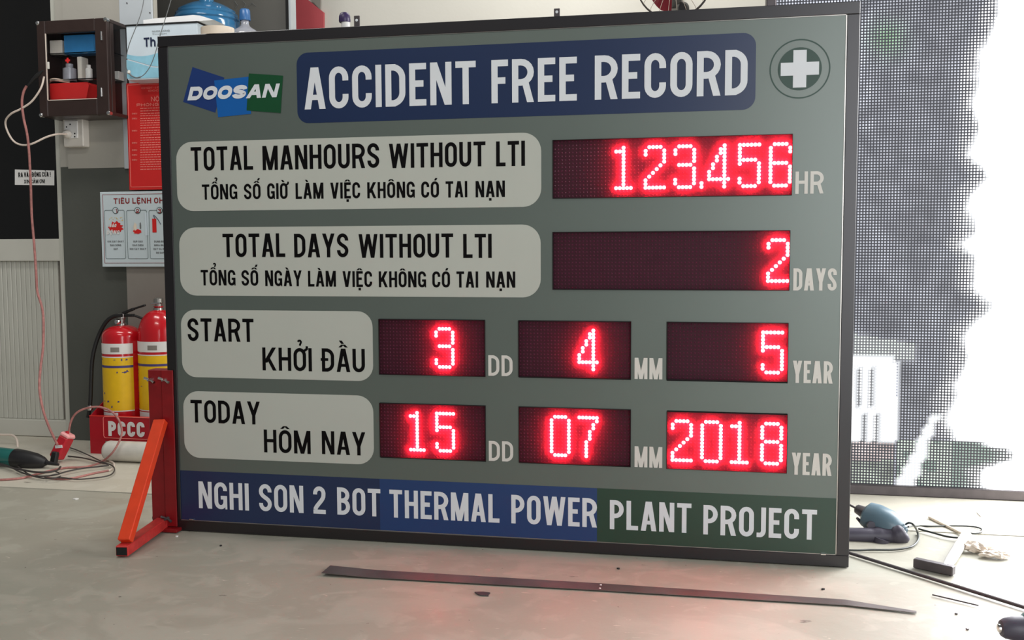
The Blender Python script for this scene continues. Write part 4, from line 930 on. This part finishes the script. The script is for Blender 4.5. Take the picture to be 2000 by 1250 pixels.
# drinking water box with printed front
YG = YW-.12
a = at(246, 50, YG); b = at(388, 151, YG)
wb = thing('printed_water_box', ((a.x+b.x)/2, YG, b.z), 'white box printed with blue waves and dark letters Th, mounted high behind the sign', 'box')
MB().bb((a.x, YG, b.z), (b.x, YW-.013, a.z), .002).build('box_body', m_skyl, wb)
MB().bb((a.x-.002, YG-.004, a.z-.004), (b.x+.003, YW-.013, a.z+.003), .001).build('lid_rim', m_black, wb)
g = MB(); N_ = 14; tp = []; lo = []
wave = lambda t: 118+15*math.sin(t*2.2)
for i in range(N_+1):
    t_ = i/N_; px = 247+t_*139; tp.append(at(px, 100+26*t_*0+10*math.sin(t_*5+.6), YG-.001)); lo.append(at(px, 114+18*min(1, t_*2.6)-6*t_, YG-.001))
g.add(tp+lo, [(i, i+1, N_+2+i, N_+1+i) for i in range(N_)]); g.build('wave_print', m_sky, wb)
g = MB(); tp = [p+V((0, -.0004, -.006)) for p in lo]; lo2 = [V((p.x, YG-.0014, b.z+.006)) for p in lo]
g.add(tp+lo2, [(i, i+1, N_+2+i, N_+1+i) for i in range(N_)]); g.build('wave_print', m_sky, wb)
t = MB(); word(t, 'Th', YG-.0022, (281, 91), (304, 91), (292, 73), stroke=.19, gap=.07); t.build('lettering', m_navytx, wb)
t = MB(); word(t, 'NUOC UONG', YG-.0022, (297, 62), (331, 62), (310, 59), stroke=.2); word(t, 'THACH', YG-.0022, (297, 67.5), (325, 67.5), (310, 65), stroke=.2); t.build('small_lettering', m_greytx, wb)
# paper stack on the box
zt2 = at(246, 50, YG).z+.0032
g = MB(); x0 = at(280, 45, YG).x; x1 = at(386, 45, YG).x
g.prism([V((x0, YG+.0, zt2)), V((x1+.02, YG, zt2)), V((x1+.075, YG, zt2+.001)), V((x1+.01, YG, zt2+.022)), V((x1-.02, YG, zt2+.026)), V((x0+.05, YG, zt2+.020)), V((x0, YG, zt2+.016))], (0, .10, 0))
g.build('foam_sheet_stack', m_whitebr, label='bright white foam sheets lying on top of the printed water box', cat='foam sheet')
# hanging thin cable
hc = thing('thin_hanging_cable', at(250, 145, YG-.02), 'thin grey cable looping in front of the printed water box', 'cable')
MB().tube(smoothpath([at(284, -20, YG-.05), at(277, 20, YG-.05), at(266, 52, YG-.05), at(253, 85, YG-.04), at(247, 110, YG-.03), at(246, 130, YG-.02), at(251, 141, YG-.02)], 5), .0016, 6).build('cable', m_greytx, hc, smooth=True)
MB().tube(smoothpath([at(340, -20, YG-.05), at(325, 30, YG-.05), at(311, 75, YG-.05), at(303, 105, YG-.04), at(293, 130, YG-.03), at(281, 146, YG-.03), at(268, 152, YG-.03), at(257, 148, YG-.025), at(251, 141, YG-.02)], 5), [.0016]*28+[.003]*13, 6).build('cable', m_greytx, hc, smooth=True)
MB().lathe(at(252, 141, YG-.02), (0,.3,1), [(-.008, .004), (-.006, .007), (.004, .007), (.008, .004)], 12).build('plug', m_pvc, hc, smooth=True)
# storage cabinet hidden behind the sign that carries the jug and bottle
YC = 1.50; ztop = at(520, 64, YC).z
MB().bb((at(420, 60, YC).x-.22, YC, 0), (at(524, 60, YC).x, 1.92, ztop), .004).build('storage_cabinet', m_greypan, label='grey cabinet behind the sign with its top carrying the blue water jug', cat='cabinet')
YJ = 1.66
c0 = at(404, 30, YJ); rj = (at(462, 50, YJ).x-at(346, 50, YJ).x)/2
jg = thing('water_jug', (c0.x, YJ, ztop), 'large translucent blue water jug behind the upper left corner of the sign', 'jug')
MB().lathe((c0.x, YJ, ztop), (0,0,1), [(0, rj*.94), (.010, rj), (0.088, rj), (0.098, rj*.97), (0.106, rj), (0.116, rj*.985), (0.126, rj*.93), (0.132, rj*.94), (0.144, rj*.86), (0.150, rj*.865), (0.164, rj*.72), (0.178, rj*.54), (0.188, rj*.36), (0.196, rj*.22), (0.248, rj*.2)], 48).build('jug_body', m_jug, jg, smooth=True)
MB().lathe((c0.x, YJ, ztop+.24), (0,0,1), [(0, rj*.24), (.03, rj*.24), (.035, rj*.2)], 20).build('jug_cap', m_jugdk, jg, smooth=True)
cb = at(479, 60, YJ)
wbt = thing('clear_water_bottle', (cb.x, YJ, ztop), 'clear water bottle with a blue cap right of the big blue jug', 'bottle')
MB().lathe((cb.x, YJ, ztop), (0,0,1), [(0, .064), (.006, .067), (.036, .067), (.048, .058), (.060, .038), (.070, .024), (.082, .018), (.102, .018)], 28).build('bottle_body', m_clearb, wbt, smooth=True)
MB().lathe((cb.x, YJ, ztop+.098), (0,0,1), [(0, .025), (.003, .026), (.046, .024), (.052, .020)], 24).build('bottle_cap', m_jugdk, wbt, smooth=True)
# things on the sign's top edge
a = at(391, 60, .03); b = at(451, 60, .03); rt = (b.x-a.x)/2; cxt = (a.x+b.x)/2
g = MB(); n = 36
for i in range(n): pass
prof = [(0, rt), (.024, rt)]
vs = []; 
for rr_, zz in ((rt, 0), (rt, .024), (rt*.66, .024), (rt*.66, 0)):
    for k in range(n): vs.append(V((cxt+rr_*math.cos(2*math.pi*k/n), .043+rr_*.9*math.sin(2*math.pi*k/n), H+zz)))
g.add(vs, [(j*n+k, j*n+(k+1) % n, ((j+1) % 4)*n+(k+1) % n, ((j+1) % 4)*n+k) for j in range(4) for k in range(n)])
g.build('masking_tape_roll', m_tape, smooth=True, label='cream roll of masking tape lying on the top left corner of the sign', cat='tape roll')
a = at(661, 40, .03); b = at(683, 40, .03); r_ = (b.x-a.x)/2; c = (a.x+b.x)/2
gb = thing('glue_bottle', (c, .035, H), 'small white bottle with a dark purple cap on the top edge of the sign', 'bottle')
MB().lathe((c+.003, .035, H), (0,0,1), [(0, r_*.72), (.003, r_*.76), (.020, r_*.76), (.022, r_*.6)], 18).build('bottle_body', m_white, gb, smooth=True)
MB().lathe((c, .035, H+.0205), (0,0,1), [(0, r_*.92), (.004, r_), (.018, r_*.95), (.026, r_*.7), (.028, r_*.5)], 18).build('cap', m_purple, gb, smooth=True)
# red board on the back wall
YR = YB-.02
g = MB(); g.prism([at(*q, YR) for q in ((570, 110), (632, 110), (632, 24), (598, -3), (590, -60), (570, -60))][::-1], (0, .016, 0))
g.build('red_board', m_pinkred, label='faded red board with a cut corner hanging on the back wall', cat='board')
MB().prism([at(*q, YR-.001) for q in ((604, -3), (626, -3), (625, 18))], (0, .01, 0)).build('grey_corner_card', m_greypan, label='grey triangular card beside the red board on the back wall', cat='card')
# wall fan
YFn = 1.9
fc = at(1316, -38, YFn); R_ = at(1390, 0, YFn).x-at(1316, 0, YFn).x
fn = thing('wall_fan', (fc.x, YFn, fc.z), 'fan with maroon blades and a wire guard on the back wall above the sign', 'fan')
for Yo, rf in ((-.06, 1.0), (.06, 1.0)):
    g = MB(); g.tube([(fc.x+R_*rf*math.cos(2*math.pi*i/40), YFn+Yo*.2, fc.z+R_*rf*math.sin(2*math.pi*i/40)) for i in range(41)], .003, 6); g.build('guard_ring', m_cordd, fn, smooth=True)
for i in range(24):
    a = 2*math.pi*i/24+.12; d_ = V((math.cos(a), 0, math.sin(a)))
    MB().tube(smoothpath([fc+d_*.05+V((0,-.09,0)), fc+d_*R_*.6+V((0,-.085,0)), fc+d_*R_*.93+V((0,-.05,0)), fc+d_*R_], 3), .0012, 5).build('guard_wire', m_cordw, fn, smooth=True)
for i in range(3):
    a0 = math.radians(-118+120*i); pts = []
    for t_ in range(9): a = a0-.42+t_*.105; pts.append(fc+V((math.cos(a), 0, math.sin(a)))*(R_*(.86-.10*abs(t_-5)/5))+V((0, -.05+.006*t_, 0)))
    for t_ in range(4, -1, -1): a = a0-.28+t_*.16; pts.append(fc+V((math.cos(a), 0, math.sin(a)))*R_*.2+V((0, -.045+.008*t_, 0)))
    g = MB(); g.prism(pts[::-1], (0, .003, 0)); g.build('blade', m_fan, fn)
MB().lathe(fc+V((0,-.08,0)), (0,1,0), [(0, .02), (.01, .04), (.05, .045), (.13, .05), (.2, .04)], 24).build('motor_housing', m_toolbk, fn, smooth=True)
MB().lathe(at(1333, 14, YFn+.04), (0,1,0), [(0, .018), (.02, .03), (.08, .03)], 18).build('pivot', m_toolbk, fn, smooth=True)
MB().bb((fc.x-.03, YFn+.1, fc.z-.03), (fc.x+.03, YB, fc.z+.03), .003).build('wall_arm', m_toolbk, fn)

# ================================================================== things on the floor, left
Ym = .70
a = at(-45, 880, .72); b = at(92, 906, .70)
gl = thing('green_power_tool', (a.x+.1, .72, 0), 'green power tool with black rubber grip lying on the floor by the door', 'power tool')
A3 = V((a.x, .72, .047)); B3 = V((b.x, .70, .022)); ax = (B3-A3).normalized(); L_ = (B3-A3).length
MB().lathe(A3, ax, [(0, .016), (.01, .030), (L_*.28, .034), (L_*.55, .036), (L_*.58, .033)], 24).build('motor_housing', m_teal, gl, smooth=True)
MB().lathe(A3+ax*L_*.52, ax, [(0, .030), (.012, .0385), (L_*.18, .037), (L_*.32, .032), (L_*.42, .022), (L_*.47, .012)], 24).build('rear_grip', m_toolbk, gl, smooth=True)
MB().lathe(B3-ax*.006, V((1,-.1,-.08)), [(0, .009), (.02, .0075), (.05, .006), (.062, .005)], 12).build('cord_boot', m_toolbk, gl, smooth=True)
MB().lathe(A3+ax*.02+V((0,0,-.002)), V((0,-.2,-1)), [(0, .02), (.03, .028), (.036, .034), (.044, .034)], 20).build('guard', m_dksteel, gl, smooth=True)
MB().box(A3+ax*L_*.30+V((0,-.012,.034)), (.03, .012, .006), None, .002).build('switch', m_toolbk, gl)
# red extension socket
s0 = at(110, 901, .80); s1 = at(131, 853, .82)
s0 = V((s0.x, .80, .018)); s1 = V((s1.x, .82, at(131, 853, .82).z))
es = thing('extension_socket', (s0.x, .80, 0), 'red plastic extension socket tilted up on the floor beside the green tool', 'extension socket')
MB().bar(s0, s1, .044, .050, up=(0,-1,.2), bev=.006).build('socket_body', m_sock, es)
dxx = (s1-s0).normalized(); MB().bar(s1-dxx*.004, s1+dxx*.016, .046, .052, up=(0,-1,.2), bev=.007).build('end_cap', m_sockl, es)
cf = s0+(s1-s0)*.62+V((0,-.027,-.002))
MB().box(cf, (.032, .003, .012), Matrix.Rotation(-.1, 3, 'Y'), .0005).build('rating_label', m_white, es)
MB().box(s1+dxx*.016+V((0,-.012,.004)), (.014, .012, .014), None, .003).build('cord_grip', m_sock, es)
MB().bar(s0+(s1-s0)*.40+V((.008,-.042,0)), s0+V((.018,-.042,-.012)), .026, .022, up=(0,-1,.2), bev=.004).build('black_plug', m_blkrub, es)
def cable(name, pts, r, m, label, z=.005):
    P3 = []
    for q in pts:
        P3.append(fl(q[0], q[1], z) if len(q) == 2 else at(q[0], q[1], q[2]))
    return MB().tube(smoothpath(P3, 6), r, 8).build(name, m, smooth=True, label=label, cat='cable')
cable('looped_cord', [(-30, 938), (0, 937), (40, 934), (72, 926), (104, 918), (130, 913.5), (165, 912), (195, 904), (216, 888, .80), (230, 868, .82), (238, 845, .84), (233, 822, .85), (218, 804, .85), (195, 795, .84), (170, 797, .83), (150, 806, .82), (139, 822, .82), (134, 845, .82)], .0042, m_cordp, 'pinkish cord arching in a loop in front of the PCCC stand')
cable('floor_cord', [(88, 932), (110, 935), (135, 935), (160, 930), (185, 924), (212, 919)], .004, m_cordp, 'pinkish cord end lying lowest on the floor left of the bracket', z=.0045)
cable('white_cord_end', [(211, 919), (216, 918), (222, 912), (222, 905), (214, 900)], .0042, m_cordw, 'white bent end of a cord beside the white roll', z=.0045)
cable('power_cable', [(135, 874), (150, 879), (175, 890), (200, 902), (220, 910), (223, 920), (212, 929), (180, 934), (150, 936), (120, 933), (85, 934), (60, 928), (40, 915), (25, 903), (0, 902)], .0026, m_cordd, 'thin dark cord curving round on the floor behind the green tool', z=.010)
cable('power_cable', [(133, 891), (165, 895), (195, 903), (212, 908), (195, 911), (160, 915), (130, 921), (105, 928), (70, 930), (40, 922), (20, 912), (0, 909)], .0030, m_cordd, 'grey cord running beneath the red extension socket', z=.013)
cable('power_cable', [(118, 912), (112, 918), (95, 922), (70, 922), (45, 918), (25, 914), (0, 906), (-30, 904)], .0040, m_cordd, 'thick dark cord in front of the green tool', z=.016)
cable('short_cord', [(118, 930), (105, 934), (88, 933), (100, 928), (116, 925), (108, 921)], .0022, m_cordd, 'short kinked dark wire in the tangle of cords', z=.018)
cable('beige_cord', [(-20, 848, 1.1), (5, 849, 1.1), (24, 850, 1.1), (33, 860, 1.08), (35, 880, 1.05)], .005, m_cordw, 'beige cord bending down in front of the door bottom')

# ================================================================== things on the floor, right
# blue-grey drill behind the sign's right edge
D0 = fl(1683, 1040); Yd = .30
p_ch = at(1684, 999, .36); p_m = at(1712, 1016, .34); p_r = at(1762, 1040, .30)
dl = thing('blue_grey_drill', (p_m.x, .33, 0), 'blue-grey corded drill lying on the floor right of the sign', 'drill')
ax = (p_r-p_ch).normalized(); L_ = (p_r-p_ch).length
MB().lathe(p_ch+ax*.006, ax, [(0, .024), (.008, .038), (.035, .045), (.075, .046), (L_*.72, .042), (L_*.92, .034), (L_*1.03, .016)], 28, (1, 1)).build('motor_housing', m_tealg, dl, smooth=True)
MB().lathe(p_ch-ax*.022, ax, [(0, .009), (.004, .014), (.02, .017), (.032, .020)], 18).build('chuck', m_dksteel, dl, smooth=True)
MB().tube([p_ch-ax*.02, p_ch-ax*.07], .0035, 8).build('drill_bit', m_dksteel, dl, smooth=True)
hp = [at(1640, 1046, .28), at(1690, 1046, .28), at(1725, 1047, .29), at(1752, 1044, .29), at(1768, 1036, .29)]
MB().tube(smoothpath(hp, 5), [.023]*8+[.028]*6+[.033]*4+[.031, .027, .016], 18).build('handle', m_tooldk, dl, smooth=True)
MB().lathe(at(1722, 1052, .27), V((-.3,-.1,-1)), [(0, .024), (.018, .022), (.024, .014)], 16).build('trigger_guard', m_tooldk, dl, smooth=True)
MB().lathe(at(1702, 1026, .30), V((0,-1,.1)), [(0, .014), (.008, .012)], 16).build('selector', m_tooldk, dl, smooth=True)
MB().tube([at(1682, 1020, .34), at(1674, 1012, .33)], [.006, .004], 8).build('lock_pin', m_dksteel, dl, smooth=True)
g = MB()
for i in range(5):
    c = p_ch+ax*(L_*.52+i*.009); g.tube([c+V((-.012, -.034, .008)), c+V((.004, -.030, .018))], .0014, 5)
g.build('vent_slots', m_toolbk, dl)
cable('drill_cord', [(1769, 1024, .29), (1776, 1021, .27), (1785, 1026, .24), (1792, 1040), (1794, 1052), (1786, 1064), (1772, 1070), (1740, 1074), (1700, 1074), (1675, 1075), (1650, 1074), (1620, 1070)], .0030, m_cordg, 'dark green-black cord curling forward from the drill', z=.004)
cable('loose_cord', [(1774, 1029, .27), (1790, 1027), (1820, 1028), (1860, 1027), (1895, 1028), (1915, 1032), (1917, 1038), (1905, 1042), (1885, 1040), (1880, 1039)], .0026, m_cordg, 'dark cord end with a flat loop on the bright floor', z=.004)
cable('black_wire', [(1794, 1033), (1820, 1040), (1850, 1048), (1875, 1050), (1893, 1047)], .0030, m_cordg, 'short black wire lying above the hammer', z=.007)
# hammer
a = fl(1786, 1107); b = fl(1863, 1124); hh = .018
hm = thing('hammer', ((a.x+b.x)/2, (a.y+b.y)/2, 0), 'hammer with a dark grey head and pale handle on the bright floor', 'hammer')
A3 = V((a.x, a.y, .0125)); B3 = V((b.x, b.y, .0125))
hd = MB().bar(A3, B3, .022, .025, bev=.002).build('hammer_head', m_dksteel, hm)
mdp = A3.lerp(B3, .78); he = fl(1888, 1052); HE = V((he.x, he.y, .012))
g = MB(); dirv = (HE-mdp).normalized(); g.tube([mdp+V((0,0,.003)), mdp.lerp(HE, .25), mdp.lerp(HE, .7), mdp.lerp(HE, .97), HE], [.010, .014, .015, .0155, .011], 14)
g.build('handle', m_white, hm, smooth=True)
# rods
def rod(name, p, q, r, m, label, ext=0.0, z=None, cat='rod'):
    a = fl(*p); b = fl(*q); d_ = (b-a).normalized(); a = a-d_*ext; zz = z or r
    return MB().tube([V((a.x, a.y, zz)), V((b.x+d_.x*ext, b.y+d_.y*ext, zz))], r, 8).build(name, m, smooth=True, label=label, cat=cat)
rod('long_steel_rod', (1658, 1083), (2000, 1190), .0048, m_dksteel, 'long dark steel rod running from the sign corner to the right edge', .12)
rod('thin_rod', (1821, 1163), (1911, 1184), .0018, m_dksteel, 'short thin dark rod in front of the hammer')
rod('wooden_stick', (1815, 1013), (1885, 1048), .0045, m_tape, 'thin pale stick lying behind the hammer handle', cat='stick')
rod('offcut_sliver', (1908, 1002), (1916, 1010), .0015, m_tape, 'tiny pale sliver on the floor under the video screen', cat='offcut')
# long flat strip
sp = thing('flat_steel_strip', (0.3, -.3, 0), 'long flat grey steel strip lying in front of the sign', 'steel strip')
L0 = fl(645, 1106.5, .004); L1 = fl(628, 1121, .004); M0 = fl(1174, 1139.5, .002); M1 = fl(1171, 1152.5, .002)
R0 = fl(1650, 1171, .002); R1 = fl(1650, 1181.5, .002); E0 = fl(1790, 1193.5, .002); E1 = fl(1790, 1197, .002)
def stripmesh(q, zend=0.0, th=.0015):
    g = MB(); g.prism([V((p.x, p.y, .0008+(zend if i in (0, 3) else 0))) for i, p in enumerate(q)], (0, 0, th)); return g
mid0 = L0.lerp(M0, .18); mid1 = L1.lerp(M1, .18)
g = stripmesh([L0, mid0, mid1, L1], .005); g2 = stripmesh([mid0, M0, M1, mid1]); g.add(g2.v, g2.f); g.build('strip_piece', m_strip, sp)
g = stripmesh([M0, R0, R1, M1]); g2 = stripmesh([R0, E0, E1, R1]); g.add(g2.v, g2.f); g.build('strip_piece', m_strip, sp)
for k in (.25, .75):
    c = M0.lerp(M1, k); MB().lathe((c.x, c.y, .0022), (0,0,1), [(0, .003), (.0012, .0025), (.0018, .001)], 10).build('rivet', m_white, sp, smooth=True)
# crumpled film
c = fl(1908, 1082); vs = []
def crumple(px, py, sx, sy, sz, seed):
    c = fl(px, py); n = 22; m_ = 12; g = MB(); vs = []
    for j in range(m_+1):
        for i in range(n):
            th = math.pi*j/m_; ph = 2*math.pi*i/n; d_ = V((math.sin(th)*math.cos(ph), math.sin(th)*math.sin(ph), math.cos(th)))
            k = 1+.55*noise.noise(d_*2.6+V((seed, 0, 0)))+.25*noise.noise(d_*6+V((seed, 4, 0))); vs.append(V((c.x+d_.x*sx*k, c.y+d_.y*sy*k, max(.001, sz*.75+d_.z*sz*k))))
    return g.add(vs, [(j*n+i, (j+1)*n+i, (j+1)*n+(i+1) % n, j*n+(i+1) % n) for j in range(m_) for i in range(n)])
g = crumple(1908, 1078, .034, .022, .016, 3); h2 = crumple(1946, 1089, .040, .018, .012, 11); g.add(h2.v, h2.f)
g.build('crumpled_tape', m_wrap, label='crumpled piece of pale tape on the floor at the far right', cat='tape')
# drill at the bottom right corner
c0 = fl(1952, 1262); C0 = V((c0.x, c0.y, .040)); axd = V((1, .12, .0)).normalized()
td = thing('teal_drill', (C0.x+.05, C0.y, 0), 'teal and charcoal power drill cut off by the lower right corner', 'drill')
MB().lathe(C0, axd, [(0, .010), (.002, .017), (.01, .022), (.03, .026), (.05, .028)], 22).build('chuck', m_tooldk, td, smooth=True)
MB().lathe(C0-axd*.006, axd, [(0, .004), (.002, .009), (.010, .010)], 14).build('chuck_jaws', m_chrome, td, smooth=True)
MB().lathe(C0+axd*.048, axd, [(0, .028), (.006, .034), (.05, .038), (.12, .036), (.15, .024)], 24).build('motor_housing', m_teal, td, smooth=True)
MB().tube([C0+axd*.12+V((0,0,-.01)), C0+axd*.15+V((.02,-.08,-.016)), C0+axd*.16+V((.03,-.13,-.018))], [.018, .017, .019], 14).build('handle', m_tooldk, td, smooth=True)
# small chips on the floor
rr_ = random.Random(11)
for i, (px, py) in enumerate(((148, 974), (345, 1047), (1608, 1150), (1208, 1110), (944, 1160), (431, 1065), (1868, 1198), (1890, 1228))):
    c = fl(px, py); s_ = .004 if i not in (0, 4) else (.009 if i == 0 else .020); g = MB(); n = 7
    g.prism([V((c.x+s_*math.cos(2*math.pi*k/n)*rr_.uniform(.6, 1.4), c.y+s_*math.sin(2*math.pi*k/n)*rr_.uniform(.5, 1.2), -.002)) for k in range(n)], (0, 0, .003))
    g.build('paint_chip', (m_white, m_white, m_toolbk, m_toolbk, m_dksteel, m_toolbk, m_dksteel, m_dksteel)[i], label=('white chip on the floor left of the bracket', 'white chip at the foot of the bracket base', 'black chip below the right end of the sign', 'black chip below the middle of the sign', 'dark flake on the floor below the steel strip', 'small black chip right of the bracket foot', 'grey chip below the thin rod', 'grey chip left of the corner drill')[i], cat='chip')
